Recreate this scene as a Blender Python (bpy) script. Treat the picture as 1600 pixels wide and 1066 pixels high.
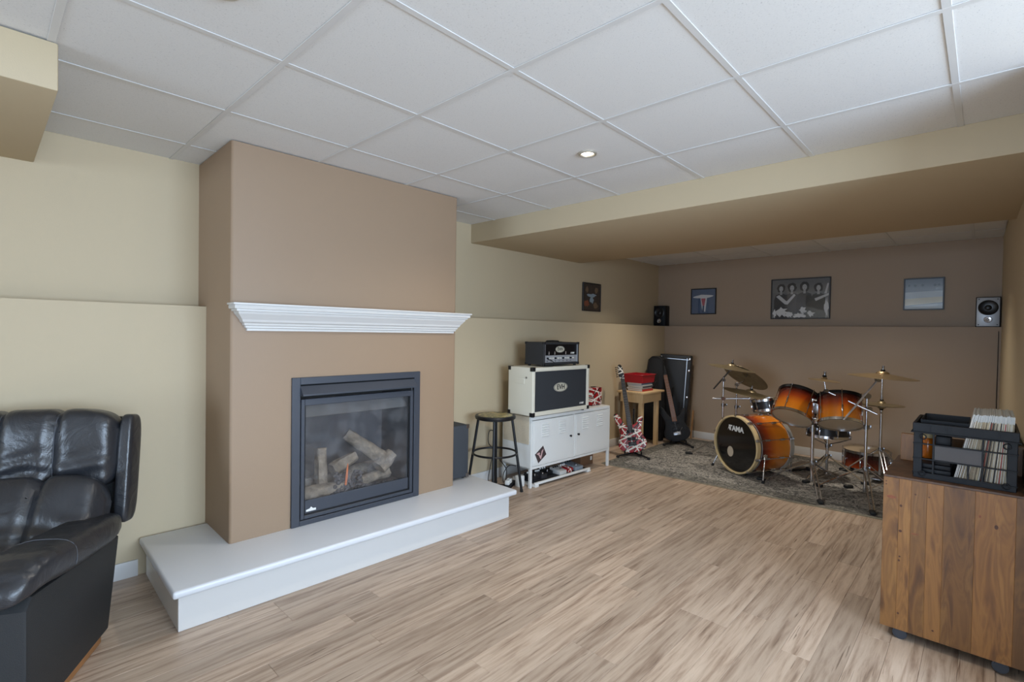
import bpy, bmesh, math, random
from mathutils import Vector, Matrix, Euler, noise
PI = math.pi
rnd = random.Random(7)
scene = bpy.context.scene
for o in list(bpy.data.objects):
    bpy.data.objects.remove(o)
COL = scene.collection

# ------------------------------------------------------------------ camera
def camera():
    yaw, pitch, roll = math.radians(43.285), math.radians(-0.9664), math.radians(0.9129)
    d = Vector((math.cos(yaw) * math.cos(pitch), math.sin(yaw) * math.cos(pitch), math.sin(pitch)))
    r = Vector((math.sin(yaw), -math.cos(yaw), 0)); u = r.cross(d)
    r2 = r * math.cos(roll) + u * math.sin(roll); u2 = u * math.cos(roll) - r * math.sin(roll)
    cam = bpy.data.cameras.new('camera'); o = bpy.data.objects.new('camera', cam); COL.objects.link(o)
    cam.sensor_width = 36; cam.lens = 785.44 / 1600 * 36; cam.clip_start = 0.02
    m = Matrix((r2, u2, -d)).transposed().to_4x4(); m.translation = (0, 0, 1.37)
    o.matrix_world = m
    scene.camera = o
camera()

# ------------------------------------------------------------------ world, daylight, exposure
w = bpy.data.worlds.new('world'); scene.world = w; w.use_nodes = True
wn = w.node_tree.nodes; bg = wn['Background']
bg.inputs[0].default_value = (0.75, 0.87, 1.0, 1); bg.inputs[1].default_value = 1.0
vs = scene.view_settings
vs.view_transform = 'Standard'; vs.look = 'None'; vs.gamma = 1; vs.use_curve_mapping = False
vs.exposure = -0.32
def area(name, loc, rot, sx, sy, power, col):
    l = bpy.data.lights.new(name, 'AREA'); l.shape = 'RECTANGLE'; l.size = sx; l.size_y = sy
    l.energy = power; l.color = col
    o = bpy.data.objects.new(name, l); COL.objects.link(o); o.location = loc; o.rotation_euler = rot
    return o
# daylight entering through the two windows behind the camera
area('daylight_patio_door', (-6.46, .8, 1.08), (0, math.radians(-90), 0), 2.0, 3.6, 275, (0.60, 0.775, 1.0))
area('daylight_side_window', (0.9, -2.56, 1.35), (math.radians(90), 0, 0), 2.8, 1.5, 300, (0.60, 0.775, 1.0))
POT_POWER = 10

# ------------------------------------------------------------------ helpers
def lin(c):
    return tuple((v / 255 / 12.92 if v / 255 <= .04045 else ((v / 255 + .055) / 1.055) ** 2.4) for v in c) + (1,)
MATS = {}
def nodes_of(name):
    m = bpy.data.materials.new(name); m.use_nodes = True
    nt = m.node_tree; return m, nt, nt.nodes['Principled BSDF'], nt.nodes.new, nt.links.new
def setp(p, **k):
    for a, v in k.items():
        p.inputs[a.replace('_', ' ')].default_value = v
def mat(name, c, rough=.5, metal=0, var=0.0, vscale=8, bump=0.0, bscale=60, coat=0, spec=.5, stretch=None):
    """plain procedural material: base colour with a little noise, fine bump"""
    if name in MATS: return MATS[name]
    m, nt, p, N, L = nodes_of(name)
    setp(p, Base_Color=lin(c), Roughness=rough, Metallic=metal, Coat_Weight=coat, Specular_IOR_Level=spec)
    tc = N('ShaderNodeTexCoord')
    src = tc.outputs['Object']
    if stretch:
        mp = N('ShaderNodeMapping'); mp.inputs['Scale'].default_value = stretch; L(src, mp.inputs[0]); src = mp.outputs[0]
    if var:
        n = N('ShaderNodeTexNoise'); n.inputs['Scale'].default_value = vscale; n.inputs['Detail'].default_value = 4
        L(src, n.inputs[0])
        mx = N('ShaderNodeMix'); mx.data_type = 'RGBA'
        a = lin([max(0, v * (1 - var)) for v in c]); b = lin([min(255, v * (1 + var)) for v in c])
        mx.inputs[6].default_value = a; mx.inputs[7].default_value = b
        L(n.outputs['Fac'], mx.inputs[0]); L(mx.outputs[2], p.inputs['Base Color'])
    if bump:
        n = N('ShaderNodeTexNoise'); n.inputs['Scale'].default_value = bscale; n.inputs['Detail'].default_value = 3
        L(src, n.inputs[0])
        bp = N('ShaderNodeBump'); bp.inputs['Strength'].default_value = bump; bp.inputs['Distance'].default_value = .01
        L(n.outputs['Fac'], bp.inputs['Height']); L(bp.outputs[0], p.inputs['Normal'])
    MATS[name] = m
    return m
def ramp(N, stops, interp='LINEAR'):
    r = N('ShaderNodeValToRGB'); e = r.color_ramp.elements; r.color_ramp.interpolation = interp
    while len(e) < len(stops): e.new(.5)
    for i, (q, c) in enumerate(stops):
        e[i].position = q; e[i].color = lin(c)
    return r

class B:
    """collects shapes in one bmesh"""
    def __init__(s): s.bm = bmesh.new()
    def merge(s, b2, M=None, mi=0):
        for f in b2.faces: f.material_index = mi
        if M is not None: b2.transform(M)
        me = bpy.data.meshes.new('tmp'); b2.to_mesh(me); b2.free(); s.bm.from_mesh(me); bpy.data.meshes.remove(me); return s
    def box(s, c, size, r=0, seg=2, rot=None, mi=0):
        b = bmesh.new(); bmesh.ops.create_cube(b, size=1)
        bmesh.ops.scale(b, vec=size, verts=b.verts)
        if r: bmesh.ops.bevel(b, geom=b.edges[:], offset=min(r, min(size) * .49), segments=seg, profile=.5, affect='EDGES')
        M = Matrix.Translation(c)
        if rot is not None: M = M @ Euler(rot).to_matrix().to_4x4()
        return s.merge(b, M, mi)
    def bx(s, x0, x1, y0, y1, z0, z1, r=0, seg=2, mi=0):
        return s.box(((x0 + x1) / 2, (y0 + y1) / 2, (z0 + z1) / 2), (abs(x1 - x0), abs(y1 - y0), abs(z1 - z0)), r, seg, None, mi)
    def cyl(s, p, q, r1, r2=None, seg=14, mi=0, caps=True):
        p, q = Vector(p), Vector(q); d = q - p
        b = bmesh.new(); bmesh.ops.create_cone(b, cap_ends=caps, segments=seg, radius1=r1, radius2=r1 if r2 is None else r2, depth=d.length)
        M = Matrix.Translation((p + q) / 2) @ d.to_track_quat('Z', 'Y').to_matrix().to_4x4()
        return s.merge(b, M, mi)
    def ball(s, c, r, seg=12, sc=(1, 1, 1), mi=0, rot=None):
        b = bmesh.new(); bmesh.ops.create_uvsphere(b, u_segments=seg, v_segments=max(6, seg // 2 + 2), radius=r)
        M = Matrix.Translation(c)
        if rot is not None: M = M @ Euler(rot).to_matrix().to_4x4()
        return s.merge(b, M @ Matrix.Diagonal((*sc, 1)), mi)
    def lathe(s, prof, seg=32, M=None, mi=0, closed=False):
        b = bmesh.new(); rings = []
        for r, z in prof:
            if r < 1e-6: rings.append([b.verts.new((0, 0, z))])
            else: rings.append([b.verts.new((r * math.cos(2 * PI * i / seg), r * math.sin(2 * PI * i / seg), z)) for i in range(seg)])
        pr = list(zip(rings, rings[1:])) + ([(rings[-1], rings[0])] if closed else [])
        for a, c in pr:
            for i in range(seg):
                j = (i + 1) % seg
                vs_ = [a[i % len(a)], a[j % len(a)], c[j % len(c)], c[i % len(c)]]
                u = []
                for v in vs_:
                    if v not in u: u.append(v)
                if len(u) > 2: b.faces.new(u)
        bmesh.ops.recalc_face_normals(b, faces=b.faces)
        return s.merge(b, M, mi)
    def tube(s, pts, r, seg=8, closed=False, mi=0):
        pts = [Vector(p) for p in pts]; n = len(pts); b = bmesh.new(); rings = []
        prev = None
        for i, p in enumerate(pts):
            if closed: t = pts[(i + 1) % n] - pts[i - 1]
            else: t = pts[min(i + 1, n - 1)] - pts[max(i - 1, 0)]
            t.normalize()
            if prev is None:
                a = t.orthogonal().normalized()
            else:
                a = prev - t * prev.dot(t); a.normalize()
            prev = a; c = t.cross(a)
            rr = r[i] if isinstance(r, (list, tuple)) else r
            rings.append([b.verts.new(p + a * rr * math.cos(2 * PI * k / seg) + c * rr * math.sin(2 * PI * k / seg)) for k in range(seg)])
        for i in range(n if closed else n - 1):
            A, C = rings[i], rings[(i + 1) % n]
            for k in range(seg):
                b.faces.new((A[k], A[(k + 1) % seg], C[(k + 1) % seg], C[k]))
        if not closed:
            b.faces.new(rings[0][::-1]); b.faces.new(rings[-1])
        bmesh.ops.recalc_face_normals(b, faces=b.faces)
        return s.merge(b, None, mi)
    def prism(s, poly, z0, z1, M=None, mi=0, r=0):
        b = bmesh.new(); lo = [b.verts.new((x, y, z0)) for x, y in poly]; hi = [b.verts.new((x, y, z1)) for x, y in poly]
        n = len(poly); cap = [b.faces.new(lo[::-1]), b.faces.new(hi)]
        for i in range(n): b.faces.new((lo[i], lo[(i + 1) % n], hi[(i + 1) % n], hi[i]))
        bmesh.ops.recalc_face_normals(b, faces=b.faces)
        if r:
            es = [e for e in b.edges if all(abs(v.co.z - z0) < 1e-7 for v in e.verts) or all(abs(v.co.z - z1) < 1e-7 for v in e.verts)]
            bmesh.ops.bevel(b, geom=es, offset=r, segments=2, profile=.5, affect='EDGES')
        return s.merge(b, M, mi)
    def flat(s, poly, z, M=None, mi=0):
        b = bmesh.new(); b.faces.new([b.verts.new((x, y, z)) for x, y in poly]); return s.merge(b, M, mi)
    def quad(s, pts, mi=0):
        f = s.bm.faces.new([s.bm.verts.new(p) for p in pts]); f.material_index = mi; return s
    def soft(s, c, size, e=5, n=12, rot=None, amp=0, freq=6, seed=0, mi=0, fn=None):
        """puffy cushion: superellipsoid box with noise wrinkles"""
        b = bmesh.new(); bmesh.ops.create_cube(b, size=2)
        bmesh.ops.subdivide_edges(b, edges=b.edges[:], cuts=n, use_grid_fill=True)
        for v in b.verts:
            p = v.co
            k = (abs(p.x) ** e + abs(p.y) ** e + abs(p.z) ** e) ** (1 / e)
            q = p / k
            v.co = Vector((q.x * size[0] / 2, q.y * size[1] / 2, q.z * size[2] / 2))
            if fn: v.co = fn(v.co, q)
            if amp:
                d = q.normalized()
                v.co += d * amp * noise.fractal(v.co * freq + Vector((seed, seed * 2, 0)), 1, 2, 3)
        M = Matrix.Translation(c)
        if rot is not None: M = M @ Euler(rot).to_matrix().to_4x4()
        return s.merge(b, M, mi)
    def build(s, name, m, parent=None, smooth=True, ang=38, loc=None, rot=None, kind=None):
        me = bpy.data.meshes.new(name); s.bm.to_mesh(me); s.bm.free()
        for x in (m if isinstance(m, (list, tuple)) else [m]): me.materials.append(x)
        if smooth:
            me.polygons.foreach_set('use_smooth', [True] * len(me.polygons)); me.set_sharp_from_angle(angle=math.radians(ang))
        return obj(name, me, parent, loc, rot, kind)
def obj(name, me, parent=None, loc=None, rot=None, kind=None):
    o = bpy.data.objects.new(name, me); COL.objects.link(o)
    if parent: o.parent = parent
    if loc is not None: o.location = loc
    if rot is not None: o.rotation_euler = rot
    if kind: o['kind'] = kind
    return o
def tag(o, label, cat, group=None):
    o['label'] = label; o['category'] = cat
    if group: o['group'] = group
    return o
def thing(name, label, cat, loc=(0, 0, 0), rot=(0, 0, 0), group=None):
    o = bpy.data.objects.new(name, None); COL.objects.link(o); o.empty_display_size = .05
    o.location = loc; o.rotation_euler = rot
    return tag(o, label, cat, group)
def text_mesh(body, size, depth=.0006, shear=0.0, bold=0.0):
    cu = bpy.data.curves.new('t', 'FONT'); cu.body = body; cu.size = size; cu.align_x = 'CENTER'; cu.align_y = 'CENTER'
    cu.extrude = depth; cu.shear = shear; cu.offset = bold; cu.resolution_u = 3
    o = bpy.data.objects.new('t', cu); COL.objects.link(o)
    dg = bpy.context.evaluated_depsgraph_get(); me = bpy.data.meshes.new_from_object(o.evaluated_get(dg))
    bpy.data.objects.remove(o); bpy.data.curves.remove(cu); return me
def text(name, body, size, m, parent, loc, rot, **k):
    me = text_mesh(body, size, **k); me.materials.clear(); me.materials.append(m)
    return obj(name, me, parent, loc, rot)
def circ(cx, cy, rx, ry=None, n=24, a0=0):
    ry = rx if ry is None else ry
    return [(cx + rx * math.cos(a0 + 2 * PI * i / n), cy + ry * math.sin(a0 + 2 * PI * i / n)) for i in range(n)]
def struct(b, name, m, **k):
    return b.build(name, m, kind='structure', **k)

# ------------------------------------------------------------------ materials
CREAM = mat('cream_wall_paint', (192, 175, 145), .6, bump=.05, bscale=220)
TAUPE = mat('taupe_wall_paint', (151, 127, 103), .55, bump=.05, bscale=220)
TAUPE2 = mat('brown_taupe_wall_paint', (164, 143, 122), .6, bump=.05, bscale=220)
TRIM = mat('white_trim_paint', (205, 203, 200), .35)
WHITEP = mat('white_satin_paint', (212, 214, 218), .32)
TBAR = mat('white_enamel_tee_bar', (212, 212, 211), .4)
BLACKM = mat('black_satin_metal', (26, 27, 30), .42, .3)
CHARM = mat('charcoal_powder_coated_metal', (66, 70, 79), .45, .25, bump=.04, bscale=300)
CHROME = mat('chrome', (205, 205, 208), .16, 1)
DCHROME = mat('dull_chrome', (150, 150, 152), .3, 1)
RUBBER = mat('black_rubber', (18, 18, 19), .7)
BPLAST = mat('black_plastic', (15, 18, 24), .5, spec=.3)
WHITEMET = mat('white_locker_enamel', (226, 228, 226), .4)
BRASS = mat('cymbal_bronze', (158, 142, 112), .4, .8, var=.12, vscale=18)
PINE = mat('pale_pine', (214, 182, 136), .5, var=.07, vscale=5, stretch=(1, 9, 1))
CABLE = mat('black_cable_rubber', (16, 16, 18), .5)
SKINHEAD = mat('clear_drum_head', (188, 168, 140), .35)
TOLEX = mat('black_tolex', (38, 39, 42), .6, bump=.35, bscale=420)
GREYTOLEX = mat('grey_tolex', (58, 62, 68), .7, bump=.3, bscale=350)
CREAMTOLEX = mat('ivory_tolex', (222, 218, 202), .55, bump=.25, bscale=420)
GRILLE = mat('black_grille_cloth', (44, 47, 52), .85, var=.25, vscale=300)
WHITEPRINT = mat('white_print', (228, 228, 224), .5)
SILVERP = mat('silver_painted_panel', (176, 180, 186), .4, .4)

def tile_mat():
    m, nt, p, N, L = nodes_of('mineral_fibre_tile')
    tc = N('ShaderNodeTexCoord'); oi = N('ShaderNodeObjectInfo')
    ad = N('ShaderNodeVectorMath'); ad.operation = 'ADD'; L(tc.outputs['Object'], ad.inputs[0])
    sc = N('ShaderNodeMath'); sc.operation = 'MULTIPLY'; sc.inputs[1].default_value = 37; L(oi.outputs['Random'], sc.inputs[0]); L(sc.outputs[0], ad.inputs[1])
    n = N('ShaderNodeTexNoise'); n.inputs['Scale'].default_value = 190; n.inputs['Detail'].default_value = 2; L(ad.outputs[0], n.inputs[0])
    r = ramp(N, [(.26, (196, 196, 196)), (.36, (221, 221, 220)), (1, (226, 226, 225))]); L(n.outputs['Fac'], r.inputs[0])
    L(r.outputs[0], p.inputs['Base Color']); setp(p, Roughness=.85)
    bp = N('ShaderNodeBump'); bp.inputs['Strength'].default_value = .12; bp.inputs['Distance'].default_value = .003
    L(n.outputs['Fac'], bp.inputs['Height']); L(bp.outputs[0], p.inputs['Normal'])
    return m
TILE = tile_mat()

def floor_mat():
    m, nt, p, N, L = nodes_of('walnut_laminate')
    tc = N('ShaderNodeTexCoord'); oi = N('ShaderNodeObjectInfo')
    sc = N('ShaderNodeMath'); sc.operation = 'MULTIPLY'; sc.inputs[1].default_value = 91; L(oi.outputs['Random'], sc.inputs[0])
    ad = N('ShaderNodeVectorMath'); ad.operation = 'ADD'; L(tc.outputs['Object'], ad.inputs[0]); L(sc.outputs[0], ad.inputs[1])
    mp = N('ShaderNodeMapping'); mp.inputs['Scale'].default_value = (1.0, 15, 1); L(ad.outputs[0], mp.inputs[0])
    n1 = N('ShaderNodeTexNoise'); n1.inputs['Scale'].default_value = 2.6; n1.inputs['Detail'].default_value = 7; n1.inputs['Roughness'].default_value = .62; n1.inputs['Distortion'].default_value = .35
    L(mp.outputs[0], n1.inputs[0])
    r = ramp(N, [(.25, (116, 95, 80)), (.38, (160, 137, 118)), (.52, (188, 166, 146)), (.66, (200, 179, 159)), (.82, (168, 145, 125))]); L(n1.outputs['Fac'], r.inputs[0])
    # thin dark mineral streaks
    mp2 = N('ShaderNodeMapping'); mp2.inputs['Scale'].default_value = (1.1, 34, 1); L(ad.outputs[0], mp2.inputs[0])
    n2 = N('ShaderNodeTexNoise'); n2.inputs['Scale'].default_value = 2.2; n2.inputs['Detail'].default_value = 3; n2.inputs['Distortion'].default_value = 1.2; L(mp2.outputs[0], n2.inputs[0])
    r2 = ramp(N, [(.28, (138, 122, 110)), (.345, (255, 255, 255)), (1, (255, 255, 255))]); L(n2.outputs['Fac'], r2.inputs[0])
    mu = N('ShaderNodeMix'); mu.data_type = 'RGBA'; mu.blend_type = 'MULTIPLY'; mu.inputs[0].default_value = .75
    L(r.outputs[0], mu.inputs[6]); L(r2.outputs[0], mu.inputs[7])
    hv = N('ShaderNodeHueSaturation'); L(mu.outputs[2], hv.inputs['Color'])
    mr = N('ShaderNodeMapRange'); mr.inputs['To Min'].default_value = .80; mr.inputs['To Max'].default_value = 1.08; L(oi.outputs['Random'], mr.inputs[0]); L(mr.outputs[0], hv.inputs['Value'])
    L(hv.outputs[0], p.inputs['Base Color']); setp(p, Roughness=.38)
    bp = N('ShaderNodeBump'); bp.inputs['Strength'].default_value = .06; bp.inputs['Distance'].default_value = .003; L(n1.outputs['Fac'], bp.inputs['Height']); L(bp.outputs[0], p.inputs['Normal'])
    return m
FLOOR = floor_mat()

def wood_mat(name, stops, sc=(10, 10, 1.1), rough=.42, scale=2.0, vmin=.8, vmax=1.1):
    m, nt, p, N, L = nodes_of(name)
    tc = N('ShaderNodeTexCoord'); oi = N('ShaderNodeObjectInfo')
    s = N('ShaderNodeMath'); s.operation = 'MULTIPLY'; s.inputs[1].default_value = 53; L(oi.outputs['Random'], s.inputs[0])
    ad = N('ShaderNodeVectorMath'); ad.operation = 'ADD'; L(tc.outputs['Object'], ad.inputs[0]); L(s.outputs[0], ad.inputs[1])
    mp = N('ShaderNodeMapping'); mp.inputs['Scale'].default_value = sc; L(ad.outputs[0], mp.inputs[0])
    n = N('ShaderNodeTexNoise'); n.inputs['Scale'].default_value = scale; n.inputs['Detail'].default_value = 6; n.inputs['Distortion'].default_value = 1.4; L(mp.outputs[0], n.inputs[0])
    r = ramp(N, stops); L(n.outputs['Fac'], r.inputs[0])
    hv = N('ShaderNodeHueSaturation'); L(r.outputs[0], hv.inputs['Color'])
    mr = N('ShaderNodeMapRange'); mr.inputs['To Min'].default_value = vmin; mr.inputs['To Max'].default_value = vmax; L(oi.outputs['Random'], mr.inputs[0]); L(mr.outputs[0], hv.inputs['Value'])
    L(hv.outputs[0], p.inputs['Base Color']); setp(p, Roughness=rough)
    return m
STAINPINE = wood_mat('stained_knotty_pine', [(.25, (80, 50, 25)), (.36, (112, 73, 37)), (.46, (140, 96, 49)), (.54, (122, 82, 42)), (.62, (148, 104, 55)), (.78, (98, 62, 32))], sc=(6, 6, .9), scale=2.6, vmin=.62, vmax=1.12)
DARKPINE = wood_mat('dark_stained_pine', [(.3, (66, 44, 30)), (.6, (98, 68, 46)), (.8, (80, 54, 36))])

def leather():
    m, nt, p, N, L = nodes_of('black_leather')
    setp(p, Base_Color=lin((36, 38, 43)), Roughness=.34, Specular_IOR_Level=.75)
    tc = N('ShaderNodeTexCoord')
    n = N('ShaderNodeTexNoise'); n.inputs['Scale'].default_value = 6; n.inputs['Detail'].default_value = 4; n.inputs['Distortion'].default_value = 2.0; L(tc.outputs['Object'], n.inputs[0])
    v = N('ShaderNodeTexVoronoi'); v.inputs['Scale'].default_value = 260; L(tc.outputs['Object'], v.inputs[0])
    b1 = N('ShaderNodeBump'); b1.inputs['Strength'].default_value = .42; b1.inputs['Distance'].default_value = .016; L(n.outputs['Fac'], b1.inputs['Height'])
    b2 = N('ShaderNodeBump'); b2.inputs['Strength'].default_value = .12; b2.inputs['Distance'].default_value = .002; L(v.outputs['Distance'], b2.inputs['Height']); L(b1.outputs[0], b2.inputs['Normal'])
    L(b2.outputs[0], p.inputs['Normal'])
    r = N('ShaderNodeMapRange'); r.inputs['To Min'].default_value = .26; r.inputs['To Max'].default_value = .46; L(n.outputs['Fac'], r.inputs[0]); L(r.outputs[0], p.inputs['Roughness'])
    return m
LEATHER = leather()
SIDEVINYL = mat('black_vinyl', (34, 36, 38), .55, bump=.2, bscale=300)
STITCH = mat('grey_thread', (84, 86, 92), .7)

def burst(name, axis, lo, hi):
    """amber to dark red sunburst lacquer along one local axis"""
    m, nt, p, N, L = nodes_of(name)
    tc = N('ShaderNodeTexCoord'); sp = N('ShaderNodeSeparateXYZ'); L(tc.outputs['Object'], sp.inputs[0])
    mr = N('ShaderNodeMapRange'); mr.inputs['From Min'].default_value = lo; mr.inputs['From Max'].default_value = hi; L(sp.outputs[axis], mr.inputs[0])
    r = ramp(N, [(0, (214, 128, 26)), (.38, (206, 112, 20)), (.62, (152, 58, 14)), (.82, (84, 22, 10)), (1, (34, 12, 10))]); L(mr.outputs[0], r.inputs[0])
    L(r.outputs[0], p.inputs['Base Color']); setp(p, Roughness=.22, Coat_Weight=.6, Coat_Roughness=.08)
    return m

def stripes(name, rgb=(160, 10, 24)):
    """red lacquer with crossing white and black bands"""
    m, nt, p, N, L = nodes_of(name)
    tc = N('ShaderNodeTexCoord'); cur = None
    base = N('ShaderNodeRGB'); base.outputs[0].default_value = lin(rgb); cur = base.outputs[0]
    for ang, scl, off, thr, c in ((.5, 3.1, .2, .955, (232, 228, 218)), (-.9, 2.6, 1.7, .97, (22, 20, 22)), (1.25, 3.4, .9, .965, (232, 228, 218)),
                                  (2.3, 4.3, 2.6, .985, (232, 228, 218)), (-.3, 3.6, 3.1, .975, (22, 20, 22)), (1.9, 2.3, 4.4, .965, (232, 228, 218))):
        mp = N('ShaderNodeMapping'); mp.inputs['Rotation'].default_value = (PI / 2, 0, 0); L(tc.outputs['Object'], mp.inputs[0])
        m2 = N('ShaderNodeMapping'); m2.inputs['Rotation'].default_value = (0, 0, ang); m2.inputs['Location'].default_value = (off, off * .7, 0); L(mp.outputs[0], m2.inputs[0])
        wv = N('ShaderNodeTexWave'); wv.inputs['Scale'].default_value = scl; wv.inputs['Distortion'].default_value = 1.2; wv.inputs['Detail'].default_value = 0; L(m2.outputs[0], wv.inputs[0])
        gt = N('ShaderNodeMath'); gt.operation = 'GREATER_THAN'; gt.inputs[1].default_value = thr; L(wv.outputs['Fac'], gt.inputs[0])
        mx = N('ShaderNodeMix'); mx.data_type = 'RGBA'; L(gt.outputs[0], mx.inputs[0]); L(cur, mx.inputs[6]); mx.inputs[7].default_value = lin(c); cur = mx.outputs[2]
    L(cur, p.inputs['Base Color']); setp(p, Roughness=.35, Coat_Weight=.1)
    return m
STRIPES = stripes('red_white_black_striped_lacquer')
BWSTRIPES = stripes('black_white_striped_lacquer', (24, 22, 24))

def rug_mat():
    m, nt, p, N, L = nodes_of('grey_patterned_pile')
    tc = N('ShaderNodeTexCoord')
    n = N('ShaderNodeTexNoise'); n.inputs['Scale'].default_value = 15; n.inputs['Detail'].default_value = 5; n.inputs['Distortion'].default_value = 2.2; L(tc.outputs['Object'], n.inputs[0])
    r = ramp(N, [(.36, (54, 53, 53)), (.45, (98, 95, 92)), (.51, (190, 184, 174)), (.57, (136, 131, 124)), (.66, (60, 58, 57))]); L(n.outputs['Fac'], r.inputs[0])
    v = N('ShaderNodeTexVoronoi'); v.inputs['Scale'].default_value = 7; L(tc.outputs['Object'], v.inputs[0])
    r2 = ramp(N, [(0, (92, 90, 88)), (.3, (150, 145, 138)), (.5, (104, 101, 97)), (1, (128, 125, 120))]); L(v.outputs['Distance'], r2.inputs[0])
    mx = N('ShaderNodeMix'); mx.data_type = 'RGBA'; mx.inputs[0].default_value = .3; L(r.outputs[0], mx.inputs[6]); L(r2.outputs[0], mx.inputs[7])
    L(mx.outputs[2], p.inputs['Base Color']); setp(p, Roughness=.95)
    bp = N('ShaderNodeBump'); bp.inputs['Strength'].default_value = .5; bp.inputs['Distance'].default_value = .006; L(n.outputs['Fac'], bp.inputs['Height']); L(bp.outputs[0], p.inputs['Normal'])
    return m
def rug_border_mat():
    m, nt, p, N, L = nodes_of('grey_green_border_pile')
    tc = N('ShaderNodeTexCoord')
    n = N('ShaderNodeTexNoise'); n.inputs['Scale'].default_value = 26; n.inputs['Detail'].default_value = 4; n.inputs['Distortion'].default_value = 1.5; L(tc.outputs['Object'], n.inputs[0])
    r = ramp(N, [(.35, (66, 65, 62)), (.5, (104, 101, 95)), (.62, (134, 130, 122))]); L(n.outputs['Fac'], r.inputs[0])
    L(r.outputs[0], p.inputs['Base Color']); setp(p, Roughness=.95)
    return m

def facing_fac(N, L, f0=.045):
    """Schlick reflectance, the same from both sides of a pane"""
    lw_ = N('ShaderNodeLayerWeight'); lw_.inputs[0].default_value = .5
    p = N('ShaderNodeMath'); p.operation = 'POWER'; p.inputs[1].default_value = 4; L(lw_.outputs['Facing'], p.inputs[0])
    m = N('ShaderNodeMath'); m.operation = 'MULTIPLY_ADD'; m.inputs[1].default_value = 1 - f0; m.inputs[2].default_value = f0; L(p.outputs[0], m.inputs[0])
    return m.outputs[0]
def pane_mat():
    """fireplace glass: clear, with whitish reflected haze and smudges mixed in as diffuse grey"""
    m, nt, p, N, L = nodes_of('hazy_fireplace_glass')
    nt.nodes.remove(p); out = nt.nodes['Material Output']
    tr = N('ShaderNodeBsdfTransparent'); tr.inputs[0].default_value = (.95, .95, .96, 1)
    gl = N('ShaderNodeBsdfGlossy'); gl.inputs['Roughness'].default_value = .06
    df = N('ShaderNodeBsdfDiffuse'); df.inputs[0].default_value = lin((170, 172, 176))  # pale diffuse colour stands in for hazy reflection and smudges
    a = N('ShaderNodeMixShader'); L(facing_fac(N, L), a.inputs[0]); L(tr.outputs[0], a.inputs[1]); L(gl.outputs[0], a.inputs[2])
    tc = N('ShaderNodeTexCoord'); n = N('ShaderNodeTexNoise'); n.inputs['Scale'].default_value = 9; n.inputs['Detail'].default_value = 6; L(tc.outputs['Object'], n.inputs[0])
    mr = N('ShaderNodeMapRange'); mr.inputs['From Min'].default_value = .45; mr.inputs['From Max'].default_value = .85; mr.inputs['To Min'].default_value = .03; mr.inputs['To Max'].default_value = .17; L(n.outputs['Fac'], mr.inputs[0])
    b = N('ShaderNodeMixShader'); L(mr.outputs[0], b.inputs[0]); L(a.outputs[0], b.inputs[1]); L(df.outputs[0], b.inputs[2])
    L(b.outputs[0], out.inputs['Surface'])
    return m
def emit(name, c, s):
    m, nt, p, N, L = nodes_of(name)
    setp(p, Base_Color=lin(c), Emission_Color=lin(c), Emission_Strength=s); return m

# ------------------------------------------------------------------ the room
CZ = 2.3655                        # underside of the ceiling grid
def yl(x): return 3.385 - .0165 * x     # left wall, furred-out lower part
def yu(x): return 3.550 - .0120 * x     # left wall, upper part
def yr(x): return -.212 + .0161 * x     # right wall of the music corner
LEDGE = 1.495
b = B(); b.bx(-6.6, 6.9, -2.8, 3.8, -.12, -.0085); floor = struct(b, 'floor', FLOOR, smooth=False)
plank_cache = {}
def plank(x0, x1, y0, wd):
    ln = round(x1 - x0, 2)
    key = (ln, wd)
    if key not in plank_cache:
        a = B(); g = .0011; h = .0085
        X, Y = ln / 2 - .0002, wd / 2 - .0002
        lo = [(-X, -Y), (X, -Y), (X, Y), (-X, Y)]; hi = [(-X + g, -Y + g), (X - g, -Y + g), (X - g, Y - g), (-X + g, Y - g)]
        a.quad([(x, y, 0) for x, y in hi])
        for i in range(4):
            j = (i + 1) % 4
            a.quad([(*lo[i], -.0012), (*lo[j], -.0012), (*hi[j], 0), (*hi[i], 0)])
            a.quad([(*lo[i], -h), (*lo[j], -h), (*lo[j], -.0012), (*lo[i], -.0012)])
        me = bpy.data.meshes.new('plank'); bmesh.ops.recalc_face_normals(a.bm, faces=a.bm.faces); a.bm.to_mesh(me); a.bm.free(); me.materials.append(FLOOR)
        plank_cache[key] = me
    obj('plank', plank_cache[key], floor, ((x0 + x1) / 2, y0 + wd / 2, 0))
PW = .114
for row in range(-5, 31):
    y0 = .054 + (row - 1) * PW
    xe = 2.56 if y0 < -.1 else 6.6
    x = rnd.choice((0, .2, .4, .6, .8, 1.0)) - 1.2 + .01
    while x < xe - .01:
        a, c = max(x, 0.0), min(x + 1.2, xe)
        if c - a > .03 and not (a > .62 and c < 2.7 and 2.62 < y0 < 3.3): plank(a, c, y0, PW)
        x += 1.2

b = B()
b.prism([(-6.6, yl(-6.6)), (6.6, yl(6.6)), (6.6, 3.8), (-6.6, 3.8)], -.01, LEDGE)
b.prism([(-6.6, yu(-6.6)), (6.76, yu(6.76)), (6.76, 3.8), (-6.6, 3.8)], LEDGE - .001, 2.5)
struct(b, 'wall_left', CREAM, smooth=False)
b = B(); b.bx(6.6, 6.9, -.3, 3.8, -.01, LEDGE); b.bx(6.76, 6.9, -.3, 3.8, LEDGE - .001, 2.5); struct(b, 'wall_far', TAUPE2, smooth=False)
b = B(); b.prism([(2.56, yr(2.56)), (2.56, -.4), (6.9, -.4), (6.9, yr(6.9))], -.01, 2.5); struct(b, 'wall_right', CREAM, smooth=False)
b = B(); b.bx(2.56, 2.7, -2.8, -.39, -.01, 2.5); struct(b, 'wall_return', CREAM, smooth=False)
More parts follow.
